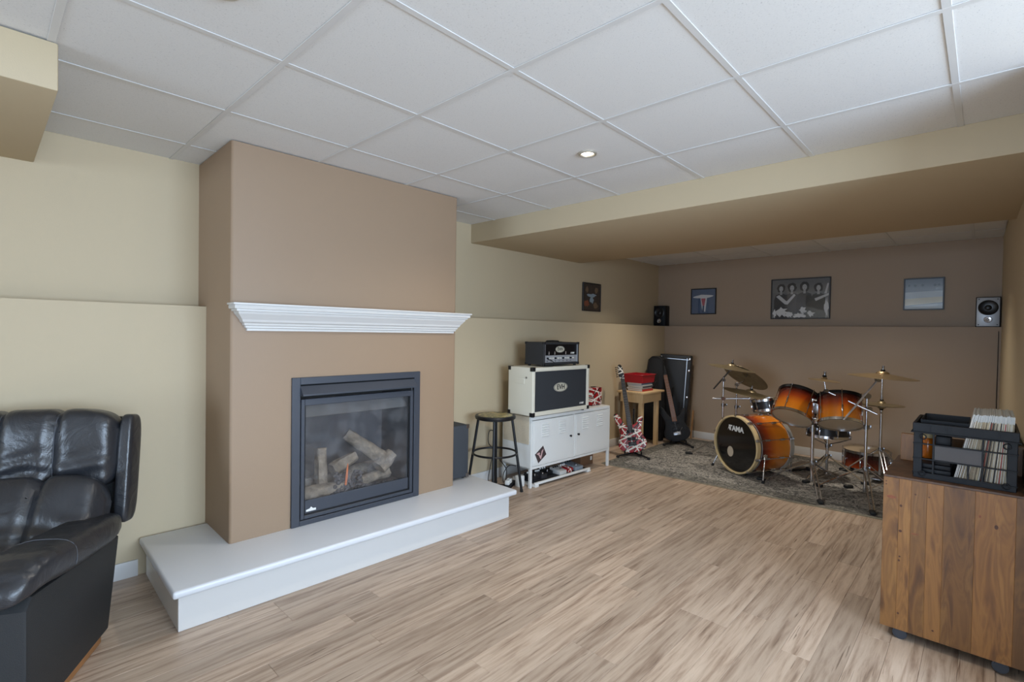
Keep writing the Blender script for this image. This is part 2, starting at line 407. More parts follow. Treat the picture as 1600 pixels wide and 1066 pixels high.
# walls behind the camera, with a window each
b = B()
b.bx(-6.6, -6.5, -2.8, -1.0, -.01, 2.5); b.bx(-6.6, -6.5, 2.6, 3.8, -.01, 2.5); b.bx(-6.6, -6.5, -1.0, 2.6, -.01, .06); b.bx(-6.6, -6.5, -1.0, 2.6, 2.1, 2.5)
struct(b, 'wall_rear', CREAM, smooth=False)
b = B()
b.bx(-6.6, -.5, -2.7, -2.6, -.01, 2.5); b.bx(2.3, 2.7, -2.7, -2.6, -.01, 2.5); b.bx(-.5, 2.3, -2.7, -2.6, -.01, .6); b.bx(-.5, 2.3, -2.7, -2.6, 2.1, 2.5)
struct(b, 'wall_side', CREAM, smooth=False)
def window(name, M, wd, z0=.6):
    fr = B()
    for x0, x1, za, zb in ((-wd / 2, -wd / 2 + .05, z0, 2.1), (wd / 2 - .05, wd / 2, z0, 2.1), (-wd / 2, wd / 2, z0, z0 + .05), (-wd / 2, wd / 2, 2.05, 2.1), (-.025, .025, z0 + .05, 2.05)):
        fr.bx(x0, x1, -.03, .03, za, zb, .004)
    o = struct(fr, name, TRIM); o.matrix_world = M
window('door_1', Matrix.Translation((-6.55, .8, 0)) @ Matrix.Rotation(PI / 2, 4, 'Z'), 3.6, .06)
window('window_1', Matrix.Translation((.9, -2.65, 0)), 2.8)

# chimney breast with the opening for the fire
CX0, CX1, CY = .918, 2.452, 2.905
FX0, FX1, FZ0, FZ1 = 1.24, 2.128, .212, 1.087
def arc(cx, cy, r, a0, a1, n=6): return [(cx + r * math.cos(math.radians(a0 + (a1 - a0) * i / n)), cy + r * math.sin(math.radians(a0 + (a1 - a0) * i / n))) for i in range(n + 1)]
b = B()
R_ = .016
b.prism([(FX0, 3.6), (CX0, 3.6)] + arc(CX0 + R_, CY + R_, R_, 180, 270) + [(FX0, CY)], FZ0 - .0005, CZ - .001)
b.prism([(FX1, CY)] + arc(CX1 - R_, CY + R_, R_, 270, 360) + [(CX1, 3.6), (FX1, 3.6)], FZ0 - .0005, CZ - .001)
b.bx(FX0, FX1, CY, 3.6, FZ1, CZ - .001)
breast = struct(b, 'wall_chimney_breast', TAUPE, ang=20)
SKEW = math.radians(-1.2); CC = Vector(((CX0 + CX1) / 2, CY, 0))
breast.matrix_world = Matrix.Translation(CC) @ Matrix.Rotation(SKEW, 4, 'Z') @ Matrix.Translation(-CC)

# dropped beam and the bulkhead at the upper left
BX0, BX1, BZ = 3.15, 4.85, 2.197
b = B(); b.prism([(BX0, yr(BX0) - .02), (BX1, yr(BX1) - .02), (BX1, yu(BX1) + .02), (BX0, yu(BX0) + .02)], BZ, 2.5, r=.006); struct(b, 'wall_dropped_beam', CREAM)
b = B(); b.bx(-6.5, .195, 2.406, 3.6, BZ, CZ - .001, .006); struct(b, 'wall_bulkhead', CREAM)

# suspended ceiling
b = B(); b.bx(-6.6, 6.9, -2.8, 3.8, 2.385, 2.5); ceiling = struct(b, 'ceiling', TBAR, smooth=False)
GX0, GY0, G = .787, .108, .61
tcache = {}
def ctile(x0, x1, y0, y1):
    k = (round(x1 - x0, 3), round(y1 - y0, 3))
    if min(k) < .02: return
    if k not in tcache:
        a = B(); a.box((0, 0, .006), (k[0] - .004, k[1] - .004, .012))
        me = bpy.data.meshes.new('ceiling_tile'); a.bm.to_mesh(me); a.bm.free(); me.materials.append(TILE); tcache[k] = me
    obj('ceiling_tile', tcache[k], ceiling, ((x0 + x1) / 2, (y0 + y1) / 2, CZ + .0042))
def grid(xa, xb, ya, yb):
    xs = sorted({xa, xb, *[GX0 + G * k for k in range(-13, 12) if xa + .02 < GX0 + G * k < xb - .02]})
    ys = sorted({ya, yb, *[GY0 + G * k for k in range(-13, 12) if ya + .02 < GY0 + G * k < yb - .02]})
    ys = [{2.548: 2.568, 3.158: 3.205}.get(round(v, 3), v) for v in ys]
    for i in range(len(xs) - 1):
        for j in range(len(ys) - 1): ctile(xs[i], xs[i + 1], ys[j], ys[j + 1])
    for x in xs[1:-1]:
        a = B(); a.bx(-.012, .012, ya, yb, 0, .0035, .001, 1); a.build('tee_bar', TBAR, ceiling, smooth=False, loc=(x, 0, CZ))
    for y in ys[1:-1]:
        a = B(); a.bx(xa, xb, -.012, .012, 0, .003, .001, 1); a.build('tee_bar', TBAR, ceiling, smooth=False, loc=(0, y, CZ + .0004))
grid(-6.5, BX0, -2.6, 3.545)
grid(BX1, 6.76, -.11, 3.49)

# baseboards
def board(name, pts, h=.09, t=.012):
    b = B()
    for (xa, ya), (xb, yb) in pts:
        d = Vector((xb - xa, yb - ya, 0)).normalized(); n = Vector((d.y, -d.x, 0)) * t
        b.prism([(xa, ya), (xb, yb), (xb + n.x, yb + n.y), (xa + n.x, ya + n.y)], 0, h, r=.002)
    struct(b, name, TRIM)
board('baseboard_left', [((-6.5, yl(-6.5)), (.6, yl(.6))), ((2.71, yl(2.71)), (6.59, yl(6.59)))])
board('baseboard_far', [((6.6, yl(6.6)), (6.6, yr(6.6)))])
board('baseboard_right', [((6.58, yr(6.58)), (2.58, yr(2.58)))])

# recessed lights
GLOW = emit('lamp_glass', (255, 244, 222), 9)
RING = mat('brushed_nickel_ring', (196, 190, 178), .35, .6)
def pot(x, y, label, power=None, cone=130, blend=.8):
    t = thing('recessed_light', label, 'ceiling light', (x, y, CZ - .0045), group='recessed ceiling lights')
    a = B(); a.lathe([(.034, .006), (.052, .006), (.052, .001), (.047, -.003), (.038, -.001)], 32, closed=True); a.build('trim_ring', RING, t)
    a = B(); a.lathe([(0, .003), (.02, .002), (.034, .0055), (0, .0060)], 24); a.build('lamp', GLOW, t)
    l = bpy.data.lights.new('pot_lamp', 'SPOT'); l.energy = power or POT_POWER; l.spot_size = math.radians(cone); l.spot_blend = blend; l.shadow_soft_size = .05; l.color = (1, .93, .82)
    o = bpy.data.objects.new('pot_lamp', l); COL.objects.link(o); o.location = (x, y, CZ - .014)
pot(2.312, 1.626, 'lit round recessed ceiling light in the tile nearest the dropped beam', 90, 150, .75)
pot(.492, 1.652, 'round recessed ceiling light cut by the top edge of the picture')
pot(2.312, -.25, 'added round recessed ceiling light, unseen past the right edge of the picture', 14, 160, .5)  # added lamp out of view, helps light the far room
for y, lb in ((2.45, 'added fill light styled as a recessed ceiling light, hidden behind the beam, nearer the left wall'), (.85, 'added fill light styled as a recessed ceiling light, hidden behind the beam, nearer the right wall')):
    pot(5.30, y, lb, 100, 120, .9)  # added lamps, unseen, to brighten the music corner


# ------------------------------------------------------------------ hearth, mantel, gas fire
t = thing('hearth', 'raised white hearth platform with overhanging top under the gas fireplace', 'hearth', (1.652, 2.575, 0), (0, 0, math.radians(-1.7)))
a = B(); a.bx(-1.072, 1.072, -.058, .752, .175, .211, .012, 3); a.build('hearth_top', WHITEP, t)
a = B(); a.bx(-1.04, 1.045, .0, .012, 0, .175, .0015, 1); a.build('front_panel', TRIM, t)
a = B(); a.bx(-1.04, -1.028, .0125, .745, 0, .175, .0015, 1); a.build('side_panel', mat('gloss_white_paint', (224, 224, 222), .12), t)
a = B(); a.bx(1.033, 1.045, .0125, .745, 0, .175, .0015, 1); a.build('side_panel', TRIM, t)

t = thing('mantel_shelf', 'white crown moulding mantel shelf fixed to the taupe chimney breast', 'mantel', (CC.x, CY, 1.357), (0, 0, SKEW))
prof = [(.012, 0), (.020, .0), (.020, .012), (.030, .016), (.030, .026), (.038, .030), (.040, .040), (.050, .048), (.054, .060), (.068, .078), (.078, .090), (.082, .102), (.092, .104), (.092, .114), (.104, .116), (.106, .126), (.104, .136), (.012, .136)]
a = B(); bm = a.bm; rings = []
for o_, z in prof:
    xl, xr, yf, yb = -.672 - o_, .712 + o_, -o_, -.001
    xl = max(xl, CX0 - CC.x - .003 + 0) if False else xl
    rings.append([bm.verts.new((xl, yb, z)), bm.verts.new((xl, yf, z)), bm.verts.new((xr, yf, z)), bm.verts.new((xr, yb, z))])
for p_, q_ in zip(rings, rings[1:]):
    for i in range(3): bm.faces.new((p_[i], p_[i + 1], q_[i + 1], q_[i]))
bm.faces.new(rings[0]); bm.faces.new(rings[-1][::-1]); bmesh.ops.recalc_face_normals(bm, faces=bm.faces)
a.build('moulding', TRIM, t, smooth=False)
a = B(); a.bx(-.786, .826, -.116, -.001, .136, .147, .003); a.build('shelf_top', TRIM, t)

def fireplace():
    t = thing('gas_fireplace', 'charcoal metal gas fireplace insert with glass front and ceramic logs', 'fireplace', (CC.x, CY, FZ0), (0, 0, SKEW))
    x0, x1, H = FX0 - CC.x, FX1 - CC.x, FZ1 - FZ0
    fw = .048
    a = B()
    a.bx(x0, x0 + fw, -.014, .0, 0, H, .002, 1); a.bx(x1 - fw, x1, -.014, .0, 0, H, .002, 1); a.bx(x0 + fw, x1 - fw, -.014, 0, H - .042, H, .002, 1); a.bx(x0 + fw, x1 - fw, -.014, 0, 0, .03, .002, 1)
    a.build('surround', CHARM, t, smooth=False)
    # louvred hood over the glass
    a = B(); a.prism([(0, 0), (.0, .06), (-.004, .062), (-.045, .016), (-.045, .006), (-.041, .006), (-.041, .014)], x0 + fw, x1 - fw, Matrix(((0, 0, 1, 0), (1, 0, 0, -.004), (0, 1, 0, H - .112), (0, 0, 0, 1))))
    a.build('hood', CHARM, t, smooth=False)
    a = B(); a.bx(x0 + fw, x1 - fw, .02, .03, H - .125, H - .042); a.build('vent_slot', mat('vent_black', (8, 8, 9), .8), t, smooth=False)  # near-black box fills the gap behind the hood
    # door frame
    dx0, dx1, dz0, dz1 = x0 + fw + .006, x1 - fw - .006, .034, H - .128
    a = B(); d = .022
    for q in ((dx0, dx0 + d, dz0, dz1), (dx1 - d, dx1, dz0, dz1), (dx0 + d, dx1 - d, dz1 - .04, dz1), (dx0 + d, dx1 - d, dz0, dz0 + d)): a.bx(q[0], q[1], -.012, .004, q[2], q[3], .003, 1)
    df = a.build('door_frame', CHARM, t, smooth=False)
    a = B()
    for q in ((dx0 + d, dx0 + d + .008, dz0 + d, dz1 - .04), (dx1 - d - .008, dx1 - d, dz0 + d, dz1 - .04), (dx0 + d, dx1 - d, dz0 + d, dz0 + d + .008)): a.bx(q[0], q[1], -.004, .006, q[2], q[3], .001, 1)
    a.build('bead', BLACKM, df, smooth=False)
    a = B(); a.bx(dx0 + d + .008, dx1 - d - .008, -.002, .008, dz0 + d + .008, dz0 + d + .085, .002, 1); a.build('lower_panel', CHARM, df, smooth=False)
    a = B(); a.bx(dx0 + d, dx1 - d, .010, .013, dz0 + d, dz1 - .03); a.build('glass_pane', pane_mat(), df, smooth=False)
    # maker's badge: a small pale mountain-like mark
    a = B(); M = Matrix(((1, 0, 0, dx0 + d + .045), (0, 0, -1, -.0025), (0, 1, 0, dz0 + d + .028), (0, 0, 0, 1)))
    a.flat([(-.03, -.01), (.03, -.01), (.03, .003), (.012, .004), (0, .016), (-.008, .006), (-.03, .001)], .0004, M); a.build('badge', WHITEPRINT, df, smooth=False)
    # firebox
    iron = mat('sooty_firebox_steel', (92, 92, 94), .75, .1, var=.2, vscale=9)
    a = B(); y1 = .40
    a.bx(dx0, dx1, y1, y1 + .01, 0, H - .1); a.bx(dx0 - .01, dx0, .014, y1, 0, H - .1); a.bx(dx1, dx1 + .01, .014, y1, 0, H - .1); a.bx(dx0, dx1, .014, y1, H - .1, H - .09); a.bx(dx0, dx1, .014, y1, -.002, .09)
    a.build('firebox', iron, t, smooth=False)
    a = B(); a.box(((dx0 + dx1) / 2, .10, H - .20), (dx1 - dx0 - .002, .006, .12), rot=(math.radians(-35), 0, 0)); a.build('baffle', mat('dusty_grey_steel', (128, 126, 122), .7), t, smooth=False)
    bark = mat('ceramic_log_bark', (128, 118, 103), .95, var=.5, vscale=22, bump=1.0, bscale=45)
    def log(p, q, r0, r1, seed):
        p, q = Vector(p), Vector(q); c = B(); n = 14
        c.tube([p + (q - p) * i / n for i in range(n + 1)], [r0 + (r1 - r0) * i / n for i in range(n + 1)], 16)
        ax = (q - p).normalized()
        for v in c.bm.verts:
            w_ = v.co - p; al = ax * w_.dot(ax); rad = w_ - al
            if rad.length > 1e-5:
                an = noise.noise(rad.normalized() * 2.6 + ax * al.length * 3 + Vector((seed, 0, 0)))
                fine = noise.noise(rad.normalized() * 7 + ax * al.length * 16 + Vector((0, seed, 0)))
                v.co = p + al + rad * (1 + .30 * an + .16 * fine)
        c.build('log', bark, t, ang=60)
    z0 = .095
    log((-.30, .26, z0 + .05), (.32, .30, z0 + .07), .055, .050, 1)         # back log
    log((-.33, .12, z0 + .03), (-.05, .10, z0 + .05), .05, .035, 2)
    log((-.19, .15, z0 + .06), (-.18, .19, z0 + .30), .034, .036, 3)        # upright stub
    log((.02, .24, z0 + .36), (.25, .13, z0 + .17), .032, .05, 4)           # diagonal log
    log((.30, .12, z0 + .20), (.19, .10, z0 + .12), .045, .05, 5)
    log((.05, .10, z0 + .06), (.28, .14, z0 + .07), .035, .04, 6)
    log((-.10, .20, z0 + .14), (.08, .22, z0 + .20), .045, .035, 7)
    c = B(); r2 = random.Random(3)
    for i in range(320):
        u, v = r2.uniform(-.34, .34), r2.uniform(.03, .15)
        h = .07 * max(0, 1 - ((u + .03) / .16) ** 2) if abs(u + .03) < .16 else .0
        c.ball((u, v, z0 + .006 + h * r2.random()), r2.uniform(.008, .016), 6, (1, 1, .7))
    for i in range(130):
        u, z = r2.uniform(-.14, .06), r2.uniform(0, .14); c.ball((u, .09 + r2.uniform(-.02, .02), z0 + z), r2.uniform(.008, .015), 6)
    c.build('ember_bed', mat('char_embers', (70, 68, 68), .8, var=.8, vscale=60), t, kind='stuff')
    c = B(); c.tube([(-.075, .055, z0 + .07), (-.07, .052, z0 + .12), (-.064, .055, z0 + .17), (-.06, .055, z0 + .205)], [.006, .008, .006, .002], 8); c.build('flame', emit('gas_flame', (214, 116, 58), .2), t)
fireplace()

# ------------------------------------------------------------------ black leather recliner
def recliner():
    t = thing('recliner', 'worn black leather recliner armchair beside the white hearth', 'armchair', (.382, 2.744, 0), (0, 0, math.radians(151.3)))
    Wd = .70
    for k, u in enumerate((.075, Wd - .075)):
        a = B(); a.prism([(-.015, .05), (.575, .05), (.575, .44), (.54, .475), (-.120, .42)], -.075, .075, Matrix(((0, 0, 1, u), (1, 0, 0, 0), (0, 1, 0, 0), (0, 0, 0, 1))), r=.012)
        a.build('side_panel', SIDEVINYL, t)
        def armfn(co, q, k=k):
            y = co.y
            co = co.copy()
            co.z += .075 * ((y + .35) / .7)                      # rises towards the front
            if y > .24: co.z -= ((y - .24) / .12) ** 2 * .035    # and rolls over its end
            co.x *= 1 + .14 * (y + .35) / .7
            co += Vector((0, 0, .0022 * math.sin(y * 150 + co.x * 30 + 3 * noise.noise(co * 12)) * (1 if q.z > -.3 or abs(q.x) > .8 else .3)))
            return co
        AC = Vector((u - (.014 if k == 0 else -.014), .222, .475))
        a = B(); a.soft(AC, (.190, .80, .134), 3.0, 28, amp=.003, freq=9, seed=k, fn=armfn)
        arm = a.build('arm_pad', LEATHER, t)
        # seam across the pad
        pts = []
        for i in range(19):
            th = math.radians(-25 + 230 * i / 18); c_, s_ = math.cos(th), math.sin(th); e_ = (abs(c_) ** 3 + abs(s_) ** 3) ** (1 / 3) / .985
            q_ = Vector((c_ / e_, .34, s_ / e_)); pts.append(AC + armfn(Vector((q_.x * .0965, .136, q_.z * .0685)), q_))
        a = B(); a.tube(pts, .0014, 6); a.build('seam', STITCH, arm)
    # base rail and wooden skid
    a = B(); a.bx(.155, Wd - .155, .02, .55, .06, .27, .02); a.build('seat_base', SIDEVINYL, t)
    a = B(); a.bx(.02, .10, -.0, .50, 0, .05, .008); a.build('wooden_base', mat('oiled_oak', (150, 104, 62), .5, var=.1), t)
    a = B(); a.bx(Wd - .10, Wd - .02, 0, .50, 0, .05, .008); a.build('wooden_base', mat('oiled_oak', (150, 104, 62), .5, var=.1), t)
    # seat and lumbar cushions
    a = B(); a.soft((Wd / 2, .36, .35), (Wd - .31, .52, .20), 4, 18, amp=.010, freq=7, seed=4); a.build('seat_cushion', LEATHER, t)
    def wrinkle(sx, k):
        def f(co, q):
            co = co.copy()
            if q.y > 0: co.y += .010 * math.sin(co.z * 60 + 2 * noise.noise(co * 5 + Vector((k, 0, 0)))) * max(0, q.y) * (1 - abs(q.x)) - .0
            return co
        return f
    seams = (.030, .262, .468, Wd - .030)
    def bulge(base, half, seamy):
        """one padded back section, pulled in along its vertical seams"""
        def f(co, q):
            co = co.copy(); u = co.x + Wd / 2
            d = min(abs(u - s_) for s_ in seams)
            dip = math.exp(-(d / .022) ** 2)
            if q.y > -.2: co.y -= dip * .028 * max(0, min(1, q.y + .4))
            if q.z > .5: co.z -= dip * .020
            # creases running into the seams
            if q.y > .2:
                co.y += (.0055 * math.sin(co.z * 85 + 7 * noise.noise(Vector((u * 5, co.z * 4, base)))) * math.exp(-((q.z + .25) / .35) ** 2) + .006 * noise.noise(Vector((u * 9 + base, co.z * 9, 0)))) * (1 - dip * .4)
            return co
        return f
    a = B(); a.soft((Wd / 2, -.030, .52), (Wd - .055, .20, .40), 5, 34, rot=(math.radians(30), 0, 0), fn=bulge(3, 0, 0)); lc = a.build('lumbar_cushion', LEATHER, t)
    a = B(); a.soft((Wd / 2, -.225, .795), (Wd - .055, .19, .385), 4.2, 40, rot=(math.radians(7), 0, 0), fn=bulge(8, 0, 0)); hd = a.build('head_cushion', LEATHER, t)
    R7 = Matrix.Rotation(math.radians(7), 3, 'X'); R30 = Matrix.Rotation(math.radians(30), 3, 'X')
    for u in seams[1:-1]:
        pts = []
        for k in range(15):
            th = math.radians(-72 + k * 11.5); c_, s_ = math.cos(th), math.sin(th)
            e = (abs(c_) ** 4.2 + abs(s_) ** 4.2) ** (1 / 4.2)
            v = R7 @ Vector((0, c_ / e * .095 - .0245 * min(1, max(0, c_ / e + .4)), s_ / e * .1925 - (.019 if s_ / e > .5 else 0)))
            pts.append((u, -.225 + v.y, .795 + v.z))
        a = B(); a.tube(pts, .0018, 6); a.build('seam', STITCH, hd)
    for u in (.012, Wd - .012):
        a = B(); a.soft((u, -.243, .70), (.060, .14, .50), 5, 12, rot=(math.radians(9), 0, 0)); a.build('back_wing', LEATHER, t)
    a = B(); a.box((Wd / 2, -.315, .68), (Wd - .06, .04, .50), .015, rot=(math.radians(7), 0, 0)); a.build('back_shell', SIDEVINYL, t)
recliner()

# ------------------------------------------------------------------ small amp on the hearth
def corner_caps(t, x0, x1, y0, y1, z0, z1, r=.022, m=None):
    """pressed corner protectors on the eight corners of a box"""
    for x, sx in ((x0, 1), (x1, -1)):
        for y, sy in ((y0, 1), (y1, -1)):
            for z, sz in ((z0, 1), (z1, -1)):
                a = B(); e = .0016; k = r
                a.box((x + sx * k / 2 - sx * e, y - sy * e / 2, z + sz * k / 2 - sz * e), (k, e * 2, k), .0008, 1)
                a.box((x - sx * e / 2, y + sy * k / 2 - sy * e, z + sz * k / 2 - sz * e), (e * 2, k, k), .0008, 1)
                a.box((x + sx * k / 2 - sx * e, y + sy * k / 2 - sy * e, z - sz * e / 2), (k, k, e * 2), .0008, 1)
                a.build('corner_cap', m or BLACKM, t, smooth=False)
t = thing('practice_amp', 'dark grey carpeted amplifier cabinet standing on the hearth behind the chimney breast', 'amplifier', (2.565, 2.965, .212), (0, 0, math.radians(-2)))
a = B(); a.bx(-.10, .10, 0, .26, .012, .425, .012, 3); a.build('body', GREYTOLEX, t)
for x in (-.07, .07):
    for y in (.04, .22):
        a = B(); a.cyl((x, y, 0), (x, y, .013), .014, .016); a.build('foot', RUBBER, t)
corner_caps(t, -.10, .10, 0, .26, .012, .425, .03, DCHROME)

# ------------------------------------------------------------------ bar stool
def camo():
    m, nt, p, N, L = nodes_of('painted_seat_disc'); tc = N('ShaderNodeTexCoord')
    n = N('ShaderNodeTexNoise'); n.inputs['Scale'].default_value = 9; n.inputs['Distortion'].default_value = 2; L(tc.outputs['Object'], n.inputs[0])
    r = ramp(N, [(.40, (196, 178, 124)), (.5, (160, 148, 100)), (.56, (84, 86, 70)), (.66, (190, 172, 120))]); L(n.outputs['Fac'], r.inputs[0]); L(r.outputs[0], p.inputs['Base Color']); setp(p, Roughness=.35); return m
t = thing('bar_stool', 'black metal bar stool with round patterned seat between hearth and white locker', 'stool', (3.045, 3.05, 0), (0, 0, math.radians(-48)))
a = B(); a.lathe([(0, .625), (.155, .625), (.172, .632), (.176, .648), (.170, .660), (.150, .662), (.150, .655), (0, .655)], 40); a.build('seat', BLACKM, t)
a = B(); a.lathe([(0, .6555), (.149, .6555), (.149, .6605), (.146, .662), (0, .662)], 40); a.build('seat_pad', camo(), t)
for k in range(4):
    an = PI / 2 * k
    a = B(); c, s_ = math.cos(an), math.sin(an)
    a.cyl((.145 * c, .145 * s_, .628), (.235 * c, .235 * s_, .012), .0115, seg=12); lg = a.build('leg', BLACKM, t)
    a = B(); a.cyl((.2335 * c, .2335 * s_, .022), (.2365 * c, .2365 * s_, 0), .014, seg=12); a.build('foot_cap', RUBBER, lg)
a = B(); rr = .190; a.tube([(rr * math.cos(2 * PI * i / 40), rr * math.sin(2 * PI * i / 40), .335) for i in range(40)], .009, 8, closed=True); a.build('foot_ring', BLACKM, t)

# ------------------------------------------------------------------ white locker cabinet and what stands on it
LR = math.radians(-2.6); LO = Vector((3.318, 2.880, 0))
def lw(x, y, z=0):      # locker coordinates to room
    v = Matrix.Rotation(LR, 3, 'Z') @ Vector((x, y, z)); return LO + v
LW, LD, LH = 1.185, .36, .628
def locker():
    t = thing('locker_cabinet', 'white metal two-door locker cabinet on legs carrying the guitar amplifiers', 'cabinet', LO, (0, 0, LR))
    a = B(); zb = .165
    a.bx(0, LW, .012, LD, zb, zb + .012); a.bx(0, LW, 0, LD, LH - .03, LH, .003, 1); a.bx(0, .02, .0, LD, zb, LH - .03); a.bx(LW - .02, LW, .0, LD, zb, LH - .03); a.bx(.02, LW - .02, LD - .012, LD, zb, LH - .03)
    a.bx(LW / 2 - .011, LW / 2 + .011, 0.0, .012, zb, LH - .03); a.bx(.02, LW - .02, 0, .012, zb, zb + .022)
    a.build('body', WHITEMET, t, smooth=False)
    lou = B(); M = Matrix(((0, 0, 1, -.045), (1, 0, 0, 0), (0, 1, 0, 0), (0, 0, 0, 1))); lou.prism([(0, 0), (-.007, .004), (-.007, .007), (0, .013)], 0, .09, M)
    bmesh.ops.recalc_face_normals(lou.bm, faces=lou.bm.faces)
    lm = bpy.data.meshes.new('louver'); lou.bm.to_mesh(lm); lou.bm.free(); lm.materials.append(WHITEMET)
    for k in range(2):
        x0 = .023 if k == 0 else LW / 2 + .013; x1 = LW / 2 - .013 if k == 0 else LW - .023
        a = B(); a.bx(x0, x1, -.004, .012, zb + .025, LH - .034, .002, 1); d = a.build('door', WHITEMET, t, smooth=False)
        a = B(); a.bx(x0 + .02, x1 - .02, -.006, -.0035, zb + .045, LH - .054, .001, 1); a.build('door_panel', WHITEMET, d, smooth=False)
        for cx in (x0 + .16, x1 - .16):
            for i in range(6): obj('louver', lm, d, (cx, -.006, LH - .19 + i * .021))
        kx = x1 - .045 if k == 0 else x0 + .045
        a = B(); a.cyl((kx, -.005, .40), (kx, -.018, .40), .008, .006); a.cyl((kx, -.018, .40), (kx, -.024, .40), .011, .010); a.build('knob', BLACKM, d)
        if k == 0:
            M = Matrix(((1, 0, 0, .125), (0, 0, -1, -.0066), (0, 1, 0, .285), (0, 0, 0, 1)))
            a = B(); a.flat([(-.075, .01), (.03, .075), (.075, -.01), (-.03, -.075)], 0, M); st = a.build('sticker', mat('dark_brown_print', (66, 54, 56), .5), d, smooth=False)
            a = B(); a.flat([(-.058, .012), (-.018, .022), (0, -.01), (.012, .03), (.038, .048), (.02, .005), (.005, -.045), (-.012, -.03), (-.025, -.005)], .0004, M); a.build('sticker_mark', mat('pink_print', (206, 170, 170), .5), d, smooth=False)
            a = B(); a.flat([(-.02, .0), (-.004, .012), (.002, -.012)], .0007, M); a.build('sticker_mark', mat('dark_brown_print', (66, 54, 56), .5), d, smooth=False)
    for x in (0.0, LW - .025):
        for y in (.0, LD - .025):
            a = B(); a.bx(x, x + .025, y, y + .025, 0, zb, .002, 1); a.build('leg', WHITEMET, t, smooth=False)
    return t
locker()
# beige cloth over the left end
a = B()
a.bx(-.0035, -.0005, .02, .345, .385, LH + .002); a.bx(-.0035, .10, .02, .345, LH + .0003, LH + .003)
c = a.build('cloth_runner', mat('beige_linen', (206, 194, 172), .9, var=.06, vscale=80, bump=.3, bscale=500), smooth=False, loc=LO, rot=(0, 0, LR))
tag(c, 'beige cloth hanging over the left end of the white locker cabinet', 'cloth')

def evh_oval(t, x, z, rx, rz, y, h):
    M = Matrix(((1, 0, 0, x), (0, 0, -1, y), (0, 1, 0, z), (0, 0, 0, 1)))
    a = B(); a.prism(circ(0, 0, rx, rz, 36), 0, .003, M); e = a.build('emblem', mat('emblem_ivory', (196, 192, 176), .4), t, smooth=False)
    a = B(); n = 36; ci, co = circ(0, 0, rx * .90, rz * .88, n), circ(0, 0, rx * .95, rz * .94, n)
    for i in range(n):
        j = (i + 1) % n; f = a.bm.faces.new([a.bm.verts.new(M @ Vector((*q, .0033))) for q in (ci[i], co[i], co[j], ci[j])])
    a.build('emblem_line', BLACKM, e, smooth=False)
    text('emblem_letters', 'EVH', h, BLACKM, e, (x, y - .0034, z), (PI / 2, 0, 0), bold=h * .02)
def cab():
    t = thing('speaker_cabinet', 'ivory guitar speaker cabinet with black grille on the white locker', 'speaker cabinet', lw(-.035, -.045, LH), (0, 0, LR))
    W_, D_, H_ = .80, .305, .425
    z0 = .014
    a = B(); a.bx(0, .03, 0, D_, z0, z0 + H_, .006); a.bx(W_ - .03, W_, 0, D_, z0, z0 + H_, .006); a.bx(.03, W_ - .03, 0, D_, z0, z0 + .03, .004); a.bx(.03, W_ - .03, 0, D_, z0 + H_ - .03, z0 + H_, .004); a.bx(.03, W_ - .03, D_ - .015, D_, z0 + .03, z0 + H_ - .03)
    a.build('cabinet_shell', CREAMTOLEX, t, smooth=False)
    a = B(); a.bx(.03, W_ - .03, .012, .025, z0 + .03, z0 + H_ - .03); a.build('grille_cloth', GRILLE, t, smooth=False)
    a = B()
    for q in ((.03, .036, z0 + .03, z0 + H_ - .03), (W_ - .036, W_ - .03, z0 + .03, z0 + H_ - .03), (.036, W_ - .036, z0 + .03, z0 + .036), (.036, W_ - .036, z0 + H_ - .036, z0 + H_ - .03)): a.bx(q[0], q[1], .004, .012, q[2], q[3], .001, 1)
    a.build('piping', CREAMTOLEX, t, smooth=False)
    evh_oval(t, .385, z0 + .235, .095, .042, .0115, .062)
    text('badge_text', '5150III', .022, WHITEPRINT, t, (W_ - .105, .0112, z0 + .062), (PI / 2, 0, 0), shear=.3, bold=.0008)
    for x in (.05, W_ - .05):
        for y in (.04, D_ - .04):
            a = B(); a.cyl((x, y, 0), (x, y, .015), .014, .017); a.build('foot', RUBBER, t)
    a = B(); a.box((-.001, .16, z0 + .30), (.004, .12, .045), .0015, 1); a.build('side_handle', CREAMTOLEX, t, smooth=False)
    a = B(); a.cyl((-.001, .075, z0 + .335), (-.004, .075, z0 + .335), .009); a.build('jack_plate', DCHROME, t)
    corner_caps(t, 0, W_, 0, D_, z0, z0 + H_, .034)
    return t
cab()
